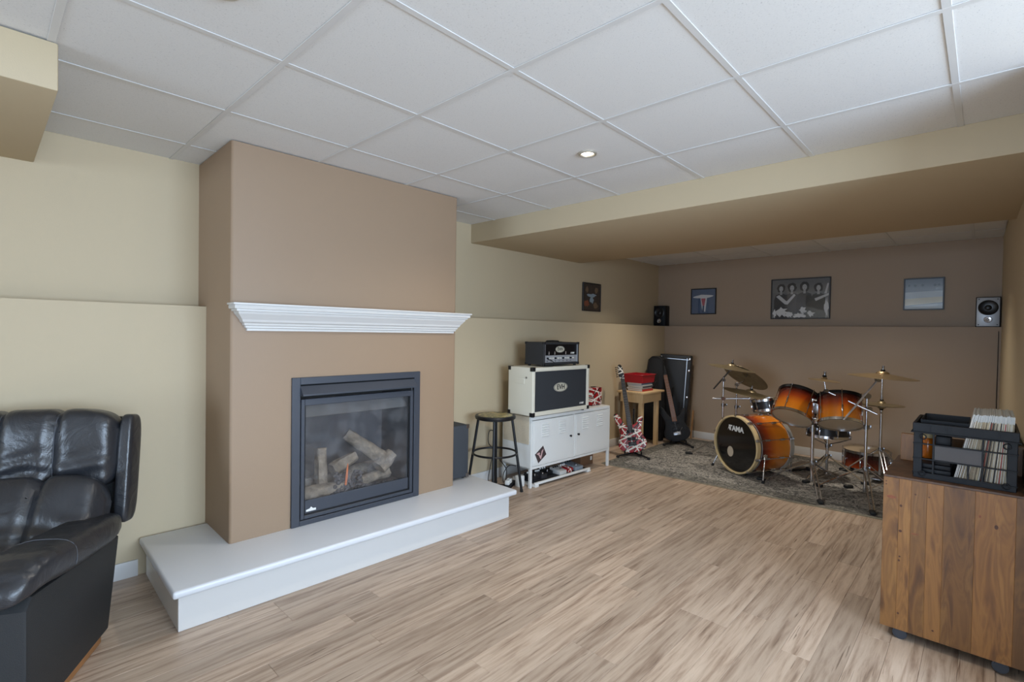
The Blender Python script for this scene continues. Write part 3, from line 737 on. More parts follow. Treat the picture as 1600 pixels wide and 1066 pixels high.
def head():
    W_, D_, H_ = .50, .235, .205
    t = thing('amplifier_head', 'black valve amplifier head with silver control panel on top of the ivory cabinet', 'amplifier', lw(.135, -.015, LH + .440), (0, 0, LR))
    z0 = .014
    a = B(); a.bx(0, .02, 0, D_, z0, z0 + H_, .005); a.bx(W_ - .02, W_, 0, D_, z0, z0 + H_, .005); a.bx(.02, W_ - .02, 0, D_, z0, z0 + .02, .003); a.bx(.02, W_ - .02, 0, D_, z0 + H_ - .02, z0 + H_, .003); a.bx(.02, W_ - .02, D_ - .012, D_, z0 + .02, z0 + H_ - .02)
    a.build('shell', TOLEX, t, smooth=False)
    a = B(); a.bx(.02, W_ - .02, .014, .02, z0 + .088, z0 + H_ - .02); a.build('front_grille', mat('black_perforated_steel', (20, 20, 24), .35, .4), t, smooth=False)
    a = B(); a.bx(.018, .022, .002, .012, z0 + .02, z0 + H_ - .02); a.bx(W_ - .022, W_ - .018, .002, .012, z0 + .02, z0 + H_ - .02); a.build('piping', SILVERP, t, smooth=False)
    a = B(); a.bx(.022, W_ - .022, .008, .014, z0 + .022, z0 + .086, .001, 1); pn = a.build('control_panel', SILVERP, t, smooth=False)
    for i in range(11):
        x = .055 + i * .036
        a = B(); a.cyl((x, .008, z0 + .060), (x, -.004, z0 + .060), .0085, .0075, 12); a.build('knob', mat('cream_knob', (208, 206, 198), .4) if i % 3 else BPLAST, pn)
    for i in range(7):
        x = .05 + i * .055
        a = B(); a.cyl((x, .008, z0 + .036), (x, .002, z0 + .036), .005, .005, 10); a.build('switch', DCHROME, pn)
    evh_oval(t, .235, z0 + .140, .062, .030, .0135, .042)
    text('badge_text', '5150III', .020, WHITEPRINT, t, (.415, .0134, z0 + .104), (PI / 2, 0, 0), shear=.3, bold=.0008)
    # valves behind the mesh
    for x in (.075, .155, .31):
        a = B(); a.lathe([(0, .0), (.006, 0), (.0065, .024), (.004, .03), (0, .032)], 12, Matrix.Translation((x, .006, z0 + .092))); a.build('valve', mat('valve_glass', (110, 100, 92), .2), t)
    a = B(); a.tube([(.16, .12, z0 + H_ + .0), (.17, .12, z0 + H_ + .008), (.25, .12, z0 + H_ + .010), (.33, .12, z0 + H_ + .008), (.34, .12, z0 + H_)], .007, 8); a.build('handle', RUBBER, t)
    for x in (.03, W_ - .03):
        for y in (.03, D_ - .03):
            a = B(); a.cyl((x, y, 0), (x, y, .015), .013, .015); a.build('foot', RUBBER, t)
    a = B(); a.tube([(.06, .004, z0 + .05), (.07, -.03, z0 + .045), (.10, -.04, z0 + .02), (.09, -.032, .006), (.03, -.024, .006), (-.02, .02, .006)], .0035, 8); a.build('guitar_lead', CABLE, t)
    corner_caps(t, 0, W_, 0, D_, z0, z0 + H_, .02)
head()
t = thing('striped_mini_amp', 'small red box with white and black stripes on the right of the locker', 'mini amplifier', lw(.99, .085, LH), (0, 0, LR))
a = B(); a.bx(0, .165, 0, .10, .006, .185, .004); a.build('body', STRIPES, t)
a = B(); a.box((.0825, .05, .189), (.07, .02, .008), .003); a.build('handle', BLACKM, t)
for x in (.02, .145):
    a = B(); a.bx(x - .01, x + .01, .01, .09, 0, .0065); a.build('foot', RUBBER, t, smooth=False)

# pedal board on the floor under the locker
def pedals():
    t = thing('pedal_board', 'low black pedal board with white rails under the locker', 'pedal board', lw(.055, -.01, 0), (0, 0, LR))
    Wb, Db = .80, .29
    a = B(); a.bx(.02, Wb - .02, .02, Db - .02, .028, .036, .002, 1, 0); a.build('deck', mat('black_carpet_deck', (30, 30, 33), .9), t, smooth=False)
    for y in (0, Db - .02):
        a = B(); a.bx(0, Wb, y, y + .02, .020, .040, .003); a.build('rail', WHITEMET, t)
    for x in (0, Wb - .045):
        a = B(); a.bx(x, x + .045, -.006, Db + .006, 0, .022, .004); a.build('foot', WHITEMET, t)
    K = [('black_effect_pedal', (34, 34, 38), .05, .07, .085, .12, 'leftmost black effect pedal with pale knobs on the pedal board'),
         ('charcoal_effect_pedal', (58, 58, 62), .15, .06, .075, .12, 'charcoal effect pedal right of the leftmost black one on the board'),
         ('black_switch_pedal', (26, 26, 28), .24, .10, .11, .11, 'wide black foot switch near the middle of the pedal board'),
         ('white_effect_pedal', (214, 216, 214), .37, .03, .10, .13, 'white effect pedal beside the red striped one'),
         ('striped_effect_pedal', None, .485, .035, .09, .13, 'red and white striped effect pedal on the pedal board'),
         ('blue_grey_effect_pedal', (140, 152, 164), .60, .03, .12, .19, 'large blue grey effect pedal at the right end of the board')]
    for nm, c, x, y, w_, d_, lb in K:
        p = thing(nm, lb, 'effect pedal', lw(.055 + x, -.01 + y, .0365), (0, 0, LR), 'effect pedals')
        m = STRIPES if c is None else mat(nm + '_paint', c, .4, .2)
        a = B(); a.prism([(0, 0), (d_, 0), (d_, .05), (0, .034)], 0, w_, Matrix(((0, 0, 1, 0), (1, 0, 0, 0), (0, 1, 0, 0), (0, 0, 0, 1))), r=.003); a.build('case', m, p)
        for i in range(3):
            xx = w_ * (.22 + .28 * i); a = B(); a.cyl((xx, d_ * .78, .046), (xx, d_ * .78, .060), .009, .007, 12); a.build('knob', WHITEPRINT if sum(c or (0,)) < 300 else BPLAST, p)
        a = B(); a.cyl((w_ / 2, d_ * .22, .036), (w_ / 2, d_ * .22, .050), .010, .010, 12); a.build('foot_switch', CHROME, p)
pedals()
t = thing('power_strip', 'black power strip with white plugs on the floor left of the pedal board', 'power strip', lw(-.10, .16, 0), (0, 0, LR + .5))
a = B(); a.bx(-.11, .11, -.03, .03, 0, .035, .006); a.build('strip', BPLAST, t)
for x in (-.07, -.01): a = B(); a.bx(x, x + .04, -.02, .02, .0355, .075, .006); a.build('plug', WHITEPRINT, t)
t = thing('power_adapter', 'white power adapter box standing on the floor inside the locker leg', 'power adapter', lw(.02, .08, 0), (0, 0, LR))
a = B(); a.bx(-.07, -.005, 0, .06, .0, .10, .008); a.build('case', WHITEPRINT, t)
a = B(); a.tube([(-.04, .03, .1), (-.04, .03, .14), (-.02, .05, .15), (.02, .09, .12)], .003, 6); a.build('lead', CABLE, t)
def cable(label, pts, r=.004):
    P = [Vector(p) for p in pts]; out = []
    for i in range(len(P) - 1):
        p0, p1, p2, p3 = P[max(i - 1, 0)], P[i], P[i + 1], P[min(i + 2, len(P) - 1)]
        for k in range(6):
            u = k / 6; out.append(.5 * (2 * p1 + (p2 - p0) * u + (2 * p0 - 5 * p1 + 4 * p2 - p3) * u * u + (3 * p1 - p0 - 3 * p2 + p3) * u ** 3))
    out.append(P[-1]); a = B(); a.tube(out, r, 6); return tag(a.build('cable', CABLE), label, 'cable')
cable('black cable looping down the wall behind the bar stool', [(3.30, 3.305, .45), (3.22, 3.30, .46), (3.20, 3.29, .36), (3.26, 3.29, .28), (3.22, 3.28, .14), (3.16, 3.24, .02), (3.20, 3.15, .006), (3.235, 3.10, .006)])
cable('black cable coiled in a loop beside the locker left leg', [(3.28, 3.22, .20), (3.24, 3.10, .15), (3.20, 3.06, .08), (3.24, 3.13, .02), (3.28, 3.17, .08), (3.275, 3.10, .17), (3.26, 3.0, .19)])
# brown box on the floor behind the locker's right leg
t = thing('cardboard_box', 'brown box on the floor under the right end of the locker', 'box', lw(.93, .17, 0), (0, 0, LR))
a = B(); a.bx(0, .21, 0, .15, 0, .11, .003, 1); a.build('carton', mat('brown_card', (120, 88, 62), .8), t, smooth=False)
a = B(); a.bx(.16, .19, -.0012, -.0002, .04, .08); a.build('label', WHITEPRINT, t, smooth=False)

# ------------------------------------------------------------------ rug
def rug():
    t = thing('area_rug', 'large grey patterned area rug under the drum kit', 'rug', (5.5, 1.5, 0), (0, 0, 0))
    q = [(-.988, 1.42), (-.79, -1.45), (.95, -1.45), (.95, 1.42)]
    def ins(p, k): return [(x * k[0], y * k[1]) for x, y in p]
    a = B(); a.prism(q, .0002, .007, r=.002); a.build('border', rug_border_mat(), t)
    q2 = [(-.80, 1.27), (-.62, -1.30), (.80, -1.30), (.80, 1.27)]
    a = B(); a.prism(q2, .006, .0085, r=.001); a.build('pile', rug_mat(), t)
    a = B(); a.tube([(x, y, .005) for x, y in q], .0055, 6, closed=True); a.build('binding', mat('tan_rug_binding', (140, 132, 112), .9), t)
rug()
RZ = .0088

# ------------------------------------------------------------------ guitars
def smooth_loop(p, n=5):
    out = []; L = len(p)
    for i in range(L):
        p0, p1, p2, p3 = [Vector(p[(i + k) % L]) for k in (-1, 0, 1, 2)]
        for k in range(n):
            u = k / n; v = .5 * (2 * p1 + (p2 - p0) * u + (2 * p0 - 5 * p1 + 4 * p2 - p3) * u * u + (3 * p1 - p0 - 3 * p2 + p3) * u ** 3); out.append((v.x, v.y))
    return out
GM = Matrix(((1, 0, 0, 0), (0, 0, -1, 0), (0, 1, 0, 0), (0, 0, 0, 1)))     # x, z outline facing -Y
def guitar(name, label, loc, rot, body_m, neck_m, board_m, head_m, hw):
    t = thing(name, label, 'guitar', loc, rot)
    ol = [(0, 0), (.09, .012), (.148, .06), (.155, .12), (.128, .19), (.116, .24), (.138, .31), (.158, .365), (.140, .395), (.105, .375), (.075, .325), (.034, .305), (-.034, .305), (-.062, .335), (-.095, .41), (-.135, .452), (-.165, .425), (-.150, .35), (-.122, .27), (-.128, .19), (-.155, .12), (-.148, .06), (-.09, .012)]
    a = B(); a.prism(smooth_loop(ol, 4), -.022, .022, GM, r=.006); bd = a.build('body', body_m, t)
    a = B(); a.prism([(-.028, .30), (.028, .30), (.022, .84), (-.022, .84)], .012, .030, GM, r=.003); a.build('neck', neck_m, t)
    a = B(); a.prism([(-.028, .245), (.028, .245), (.0215, .84), (-.0215, .84)], .0305, .036, GM); fb = a.build('fretboard', board_m, t, smooth=False)
    a = B()
    for i in range(20):
        z = .84 - .59 * (1 - 2 ** (-(i + 1) / 12)) * 1.32
        a.box((0, -.0363, z), (.046, .0012, .0016))
    a.build('frets', DCHROME, fb, smooth=False, kind='stuff')
    a = B(); a.prism(smooth_loop([(-.022, .84), (-.036, .87), (-.040, .93), (-.034, 1.0), (-.012, 1.015), (.010, .995), (.020, .93), (.022, .84)], 3), .012, .027, GM, r=.002); hd = a.build('headstock', head_m, t)
    for i in range(6):
        z = .875 + i * .022
        a = B(); a.cyl((-.036, -.02, z), (-.056, -.02, z), .003, seg=8); a.ball((-.060, -.02, z), .007, 8); a.cyl((-.02, -.027, z), (-.02, -.036, z), .0035, seg=8); a.build('tuner', hw, hd)
    for z, ht in ((.235, .036), (.15, .038)):
        a = B(); a.box((0, -.026, z), (.088, .010, ht), .003); a.build('pickup', BPLAST, t)
    a = B(); a.box((0, -.026, .095), (.09, .012, .045), .004); a.cyl((.03, -.03, .11), (.075, -.045, .16), .003, seg=8); a.build('bridge', hw, t)
    for x, z in ((.085, .10), (.11, .145)):
        a = B(); a.cyl((x, -.022, z), (x, -.036, z), .011, .009, 12); a.build('control_knob', BPLAST, t)
    a = B()
    for i in range(6): a.cyl((-.019 + i * .0076, -.037, .09), (-.015 + i * .006, -.0375, .86), .0006, seg=4)
    a.build('strings', DCHROME, t, kind='stuff')
    return t
def gstand(label, loc, rz):
    t = thing('guitar_stand', label, 'guitar stand', loc, (0, 0, rz))
    a = B(); a.tube([(0, .03, .03), (-.06, -.04, .022), (-.16, -.15, .016)], .010, 8); a.build('leg', BLACKM, t)
    a = B(); a.tube([(0, .03, .03), (.06, -.04, .022), (.16, -.15, .016)], .010, 8); a.build('leg', BLACKM, t)
    a = B(); a.tube([(0, .03, .03), (0, .12, .018), (0, .23, .012)], .010, 8); a.build('leg', BLACKM, t)
    for p in ((-.165, -.155), (.165, -.155), (0, .235)):
        a = B(); a.box((p[0], p[1], .012), (.034, .034, .024), .008); a.build('rubber_foot', RUBBER, t)
    a = B(); a.tube([(0, .03, .03), (0, .10, .25), (0, .17, .50)], .009, 8); a.build('upright', BLACKM, t)
    for s in (-1, 1):
        a = B(); a.tube([(0, .045, .06), (s * .09, .045, .045), (s * .09, -.06, .030), (s * .09, -.07, .06)], .008, 8); a.build('cradle', BLACKM, t)
    return t
GMAP = mat('maple_neck', (176, 132, 88), .4, var=.1); ROSE = mat('dark_fretboard', (44, 40, 40), .5)
gstand('low black stand holding the striped electric guitar', (5.055, 2.86, .009), math.radians(-60))
guitar('electric_guitar', 'red electric guitar with white and black stripes standing beside the locker', (5.045, 2.845, .045), (math.radians(-15), math.radians(-10), math.radians(-60)), STRIPES, GMAP, ROSE, BWSTRIPES, BLACKM)
BLK = mat('dull_black_lacquer', (20, 20, 22), .55, spec=.3)
gstand('dark guitar stand in the corner holding the black guitar', (5.99, 2.76, .009), math.radians(-66))
guitar('black_guitar', 'black electric guitar with brown neck leaning before the hard case', (5.98, 2.75, .05), (math.radians(-12), math.radians(-13), math.radians(-66)), BLK, GMAP, mat('brown_fretboard', (120, 78, 52), .5), BLK, DCHROME)

# ------------------------------------------------------------------ side table in the corner and its load
t = thing('side_table', 'small pale pine side table in the corner behind the striped guitar', 'table', (5.35, 2.90, 0))
a = B(); a.bx(0, .52, 0, .36, .662, .685, .003); a.build('table_top', PINE, t)
for q in ((.03, .49, .03, .048), (.03, .49, .312, .33)):
    a = B(); a.bx(*q, .555, .662, .001, 1); a.build('apron', PINE, t)
for q in ((.03, .048, .049, .311), (.472, .49, .049, .311)):
    a = B(); a.bx(*q, .555, .662, .001, 1); a.build('apron', PINE, t)
for x in (.049, .424):
    for y in (.049, .264):
        a = B(); a.bx(x, x + .047, y, y + .047, 0, .66, .002, 1); a.build('leg', PINE, t)
bz = .6855
for i, (c, h, lb) in enumerate(((( 176, 44, 40), .024, 'red backed book at the bottom of the stack on the side table'), ((206, 206, 204), .018, 'white magazine second from the bottom of the stack'), ((70, 74, 84), .02, 'dark grey book in the middle of the stack'), ((196, 200, 204), .014, 'pale grey magazine second from the top of the stack'), ((92, 112, 132), .022, 'blue grey book directly under the red plastic bin'))):
    t = thing('book', lb, 'book', (5.58 + rnd.uniform(-.012, .012), 3.085 + rnd.uniform(-.012, .012), bz), (0, 0, rnd.uniform(-.06, .06)), 'books under the red bin')
    a = B(); a.bx(-.13, .13, -.10, .10, 0, .002); a.bx(-.13, .13, -.10, .10, h - .002, h); a.bx(-.13, .13, -.10, -.098, 0, h) if i % 2 == 0 else a.bx(-.13, -.128, -.10, .10, 0, h); a.build('cover', mat('book_cover_%d' % i, c, .5), t, smooth=False)
    a = B(); a.bx(-.1275, .127, -.0975, .097, .0022, h - .0022); a.build('pages', mat('book_pages', (214, 210, 200), .8), t, smooth=False)
    bz += h + .0004
t = thing('red_bin', 'red plastic bin on top of the books on the side table', 'bin', (5.585, 3.095, bz))
a = B(); RED = mat('red_plastic', (170, 18, 34), .35)
def tray(a, w0, d0, w1, d1, h, th=.004):
    bm = a.bm
    def ring(w_, d_, z): return [bm.verts.new((x * w_ / 2, y * d_ / 2, z)) for x, y in ((-1, -1), (1, -1), (1, 1), (-1, 1))]
    R = [ring(w0, d0, 0), ring(w1, d1, h), ring(w1 - 2 * th, d1 - 2 * th, h), ring(w0 - 2 * th, d0 - 2 * th, th)]
    for p, q in zip(R, R[1:]):
        for i in range(4): bm.faces.new((p[i], p[(i + 1) % 4], q[(i + 1) % 4], q[i]))
    bm.faces.new(R[0][::-1]); bm.faces.new(R[3]); bmesh.ops.recalc_face_normals(bm, faces=bm.faces)
tray(a, .29, .24, .31, .265, .10); a.build('tub', RED, t, smooth=False)
a = B()
for q in ((-.163, .163, -.14, -.131), (-.163, .163, .131, .14), (-.163, -.154, -.131, .131), (.154, .163, -.131, .131)): a.bx(*q, .092, .102, .002, 1)
a.build('rim', RED, t)

# ------------------------------------------------------------------ black cases in the corner
def hardcase():
    t = thing('guitar_case', 'tall black rectangular hard case with metal edging in the corner', 'guitar case', (6.27, 3.015, .020), (0, math.radians(3.0), math.radians(-74)))
    # local x runs along the face (to the right), the face looks along -Y
    W_, D_, H_ = .40, .15, 1.09
    a = B(); a.bx(-W_ / 2, W_ / 2, 0, D_, .0, H_, .012, 2); a.build('shell', mat('black_case_vinyl', (24, 25, 28), .5, bump=.2, bscale=300), t)
    a = B()
    for q in ((-W_ / 2 + .018, -W_ / 2 + .026, .03, H_ - .03), (W_ / 2 - .056, W_ / 2 - .048, .03, H_ - .03)): a.bx(q[0], q[1], -.004, .002, q[2], q[3], .001, 1)
    a.bx(-W_ / 2 + .026, W_ / 2 - .01, -.004, .002, H_ - .055, H_ - .047, .001, 1); a.bx(-W_ / 2 + .026, W_ / 2 - .01, -.004, .002, .045, .053, .001, 1)
    a.build('metal_edging', DCHROME, t, smooth=False)
    for x, z in ((-W_ / 2 + .02, H_ - .04), (W_ / 2 - .02, H_ - .04), (W_ / 2 - .02, .10), (W_ / 2 - .02, .55), (W_ / 2 - .02, .9), (-W_ / 2 + .06, H_ - .10)):
        a = B(); a.box((x, -.004, z), (.022, .01, .034), .003); a.build('latch', CHROME, t)
    a = B(); a.tube([(.0, -.002, .55), (.0, -.03, .57), (.0, -.03, .66), (.0, -.002, .68)], .009, 8); a.build('handle', RUBBER, t)
hardcase()
def gigbag():
    t = thing('gig_bag', 'soft black guitar bag with rounded top between side table and hard case', 'guitar bag', (6.0, 3.145, .006), (0, math.radians(2), math.radians(-84)))
    ol = [(-.11, 0), (.13, 0), (.14, .25), (.13, .5), (.12, .9), (.10, 1.05), (.05, 1.09), (-.04, 1.085), (-.085, 1.04), (-.10, .9), (-.105, .5), (-.115, .25)]
    a = B(); a.prism(ol, -.115, 0, GM, r=.014); a.build('bag', mat('black_nylon', (22, 23, 26), .75, bump=.3, bscale=260), t)
    a = B(); a.tube([(x * .985, -.006, .01 + z * .985) for x, z in ol], .004, 6, closed=True); a.build('zip', RUBBER, t)
    a = B(); a.tube([(.03, -.004, .62), (.03, -.028, .64), (.03, -.028, .74), (.03, -.004, .76)], .009, 8); a.build('handle', RUBBER, t)
gigbag()
# thin wooden lath leaning at the case
a = B(); a.box((0, 0, .19), (.03, .012, .38), .001, 1); o = a.build('wooden_lath', GMAP, smooth=False, loc=(6.44, 2.80, .001), rot=(0, math.radians(9), 0)); tag(o, 'short wooden lath leaning on the far wall beside the hard case', 'lath')

# ------------------------------------------------------------------ pictures on the walls
def picture(label, c, rz, w_, h_, fr, shapes, field):
    t = thing('framed_poster', label, 'poster', c, (0, 0, rz), 'framed posters')
    f = .012
    a = B()
    for q in ((-w_ / 2, -w_ / 2 + f, -h_ / 2, h_ / 2), (w_ / 2 - f, w_ / 2, -h_ / 2, h_ / 2), (-w_ / 2 + f, w_ / 2 - f, h_ / 2 - f, h_ / 2), (-w_ / 2 + f, w_ / 2 - f, -h_ / 2, -h_ / 2 + f)): a.bx(q[0], q[1], -.018, 0, q[2], q[3], .002, 1)
    a.build('frame', fr, t, smooth=False)
    a = B(); a.bx(-w_ / 2 + f, w_ / 2 - f, -.010, -.001, -h_ / 2 + f, h_ / 2 - f); ms = [field]; 
    for k, (poly, m) in enumerate(shapes):
        if m not in ms: ms.append(m)
        a.flat(poly, .0102 + .00012 * k, GM, ms.index(m))
    pr = a.build('print', ms, t, smooth=False)
    a = B(); a.bx(-w_ / 2 + f, w_ / 2 - f, -.0145, -.0135, -h_ / 2 + f, h_ / 2 - f); a.build('glazing', GLAZE, t, smooth=False)
def glaze():
    m, nt, p, N, L = nodes_of('picture_glass'); nt.nodes.remove(p); out = nt.nodes['Material Output']
    tr = N('ShaderNodeBsdfTransparent'); gl = N('ShaderNodeBsdfGlossy'); gl.inputs['Roughness'].default_value = .03; a = N('ShaderNodeMixShader'); L(facing_fac(N, L, .04), a.inputs[0]); L(tr.outputs[0], a.inputs[1]); L(gl.outputs[0], a.inputs[2]); L(a.outputs[0], out.inputs['Surface']); return m
GLAZE = glaze()
G_ = lambda v: mat('print_grey_%d' % v, (v, v, v), .5)
FRB = mat('black_frame', (22, 20, 20), .4)
def blob(cx, cy, rx, ry, seed, n=14, k=.35):
    r_ = random.Random(seed); return [(cx + rx * math.cos(2 * PI * i / n) * (1 + r_.uniform(-k, k)), cy + ry * math.sin(2 * PI * i / n) * (1 + r_.uniform(-k, k))) for i in range(n)]
# dark poster on the left wall: plain stand-in with blue, orange and pale patches
DK = mat('print_near_black', (40, 32, 30), .5); PB = mat('print_pale_blue', (150, 172, 186), .5); PO = mat('print_rust', (140, 70, 44), .5); PT = mat('print_tan', (120, 96, 72), .5)
xa = 5.088
picture('dark framed poster alone on the cream left wall above the amplifiers', (xa, yu(xa) - .001, 1.812), math.atan(-.012), .372, .34, FRB,
        [(blob(0, .02, .10, .022, 1), PB), (blob(0, -.03, .035, .05, 2), PB), (blob(-.10, -.08, .05, .04, 3), PO), (blob(-.10, .09, .03, .035, 4), PT), (blob(.09, .08, .035, .04, 5), PT), (blob(.08, -.10, .045, .035, 6), PT)], DK)
# blue poster
BL = mat('print_slate_blue', (74, 92, 122), .5); PW_ = mat('print_off_white', (206, 206, 208), .5); PR = mat('print_dull_red', (170, 74, 84), .5); NV = mat('print_navy', (44, 58, 92), .5)
picture('small slate blue framed poster on the far wall left of the group portrait', (6.757, 2.80, 1.834), -PI / 2, .345, .35, FRB,
        [(blob(0, .065, .13, .024, 11, k=.2), PW_), ([(-.04, .05), (.05, .05), (.03, -.14), (-.01, -.14)], PW_), ([(-.03, .04), (.03, .04), (.015, -.06), (-.01, -.06)], PR), ([(-.01, -.06), (.015, -.06), (.012, -.15), (-.012, -.15)], NV)], BL)
# grey portrait of four people
sh = []
def person(x, top, s, k):
    r_ = random.Random(k)
    body = [(x - .075 * s, -.235), (x - .078 * s, top - .19), (x - .06 * s, top - .13), (x - .02 * s, top - .11), (x + .02 * s, top - .11), (x + .062 * s, top - .13), (x + .078 * s, top - .2), (x + .075 * s, -.235)]
    sh.append((body, G_(38 + 8 * (k % 3)))); sh.append((blob(x, top - .045, .046 * s, .056 * s, k, 18, .12), G_(26)))
    sh.append((circ(x, top - .05, .022 * s, .032 * s, 16), G_(176))); sh.append(([(x - .012, top - .08), (x + .012, top - .08), (x + .014, top - .125), (x - .014, top - .125)], G_(150)))
    for ex in (-.009, .009): sh.append((circ(x + ex * s, top - .044, .004, .003, 8), G_(50)))
    sh.append((circ(x, top - .066, .008, .003, 8), G_(90)))
person(-.205, .175, 1.0, 1); person(-.085, .18, 1.05, 2); person(.05, .185, 1.1, 3); person(.195, .17, 1.0, 4)
sh.append(([(-.26, .03), (-.225, .05), (-.14, -.03), (-.06, .06), (-.045, .04), (-.13, -.07), (-.16, -.065)], G_(190)))
sh.append(([(.155, -.005), (.30, .055), (.30, .03), (.17, -.035)], G_(186))); sh.append(([(.255, .05), (.285, .17), (.30, .17), (.28, .05)], G_(180)))
for k, (x, y, rx, ry) in enumerate(((-.19, -.16, .06, .05), (-.11, -.19, .05, .03), (0, -.2, .06, .035), (.04, -.14, .035, .035), (.12, -.18, .04, .03), (-.27, -.18, .02, .05), (.28, -.12, .018, .11))): sh.append((blob(x, y, rx, ry, 40 + k, 16, .5), G_(206)))
picture('wide black and white framed portrait of four long-haired people on the far wall', (6.757, 1.632, 1.832), -PI / 2, .636, .488, FRB, sh, G_(104))
BG = mat('print_hazy_blue', (120, 136, 152), .4); LB = mat('print_pale_sky', (172, 184, 194), .4); CRM = mat('print_pale_cream', (196, 192, 172), .4); SL = mat('print_slate', (92, 110, 126), .4)
picture('pale blue framed poster with soft bands on the far wall near the silver speaker', (6.757, .481, 1.84), -PI / 2, .33, .334, mat('dark_blue_frame', (52, 62, 72), .4),
        [([(-.155, .02), (.155, .03), (.155, -.03), (-.155, -.05)], LB), ([(-.155, -.05), (.155, -.03), (.155, -.09), (-.155, -.12)], CRM), ([(-.155, -.125), (.155, -.10), (.155, -.155), (-.155, -.155)], LB)] + [(blob(x, .09, .012, .012, 60 + i), SL) for i, x in enumerate((-.12, -.07, -.01, .09, .12))], BG)

# ------------------------------------------------------------------ speakers on the ledge
def bookshelf(label, loc, rz, face):
    t = thing('bookshelf_speaker', label, 'speaker', loc, (0, 0, rz))
    W_, D_, H_ = .175, .125, .288
    a = B(); a.bx(-W_ / 2, W_ / 2, 0, D_, 0, H_, .004); a.build('cabinet', BPLAST, t)
    a = B(); a.bx(-W_ / 2 + .006, W_ / 2 - .006, -.008, -.0002, .006, H_ - .006, .004); bf = a.build('baffle', face, t)
    for z, r in ((.185, .066), (.072, .028)):
        M = Matrix.Translation((0, -.0082, z)) @ Matrix.Rotation(PI / 2, 4, 'X')
        a = B(); a.lathe([(r * 1.1, 0), (r * 1.1, .003), (r * .98, .006), (r * .9, .003), (r * .4, .0012), (r * .35, .004), (r * .2, .008), (0, .009)], 28, M); a.build('woofer' if r > .05 else 'tweeter', mat('black_cone', (20, 20, 22), .35) if r > .05 else CHROME, t)
    for x in (-W_ / 2 + .022, W_ / 2 - .022):
        for z in (.022, H_ - .022):
            a = B(); a.cyl((x, -.0075, z), (x, -.0095, z), .005, seg=10); a.build('screw', BLACKM, t)
    return t
bookshelf('small black speaker on the wall ledge in the left corner', (6.625, 3.375, LEDGE), -PI / 2, BPLAST)
bookshelf('silver-fronted speaker on the far wall ledge in the right corner', (6.626, -.011, LEDGE), -PI / 2, SILVERP)
c = cable('thin speaker wire running down the far right corner', [(6.74, -.085, 1.52), (6.61, -.088, 1.48), (6.594, -.088, 1.2), (6.594, -.087, .7), (6.594, -.088, .1)], .003)

# ------------------------------------------------------------------ drum kit
BURST_Z = {}
def axis_rot(a, up=None):
    return Vector(a).normalized().to_track_quat('Z', 'Y').to_euler()
def drum(name, label, R, dep, loc, rot, shell_m, nl, hoop_m=CHROME, batter=SKINHEAD, reso=SKINHEAD, group='drums of the kit', lugm=CHROME):
    t = thing(name, label, 'drum', loc, rot, group)
    h = dep / 2
    a = B(); a.lathe([(R, -h), (R, h), (R - .006, h), (R - .006, -h)], 48, closed=True); a.build('shell', shell_m, t)
    for s, m in ((1, batter), (-1, reso)):
        a = B(); z = s * (h + .001); a.lathe([(0, z + s * .003), (R * .9, z + s * .003), (R + .002, z), (R + .002, z - s * .004), (0, z - s * .0015)], 48); a.build('batter_head' if s > 0 else 'resonant_head', m, t)
        a = B(); a.lathe([(R + .003, s * (h - .012)), (R + .009, s * (h - .012)), (R + .009, s * (h + .012)), (R + .012, s * (h + .014)), (R + .003, s * (h + .014))], 48, closed=True); a.build('hoop', hoop_m if not isinstance(hoop_m, tuple) else hoop_m[0 if s > 0 else 1], t)
    for k in range(nl):
        an = 2 * PI * (k + .5) / nl; c, s_ = math.cos(an), math.sin(an)
        a = B(); a.box((0, 0, 0), (.016, .014, min(.06, dep * .4)), .004)
        lg = a.build('lug', lugm, t, loc=((R + .008) * c, (R + .008) * s_, -dep * .12), rot=(0, 0, an))
        a = B(); a.cyl((.004, 0, dep * .12 - h + .0), (.004, 0, h + dep * .12 + .012), .0035, seg=8); a.cyl((.004, 0, h + dep * .12 + .010), (.004, 0, h + dep * .12 + .020), .006, seg=8); a.build('tension_rod', lugm, lg)
    return t
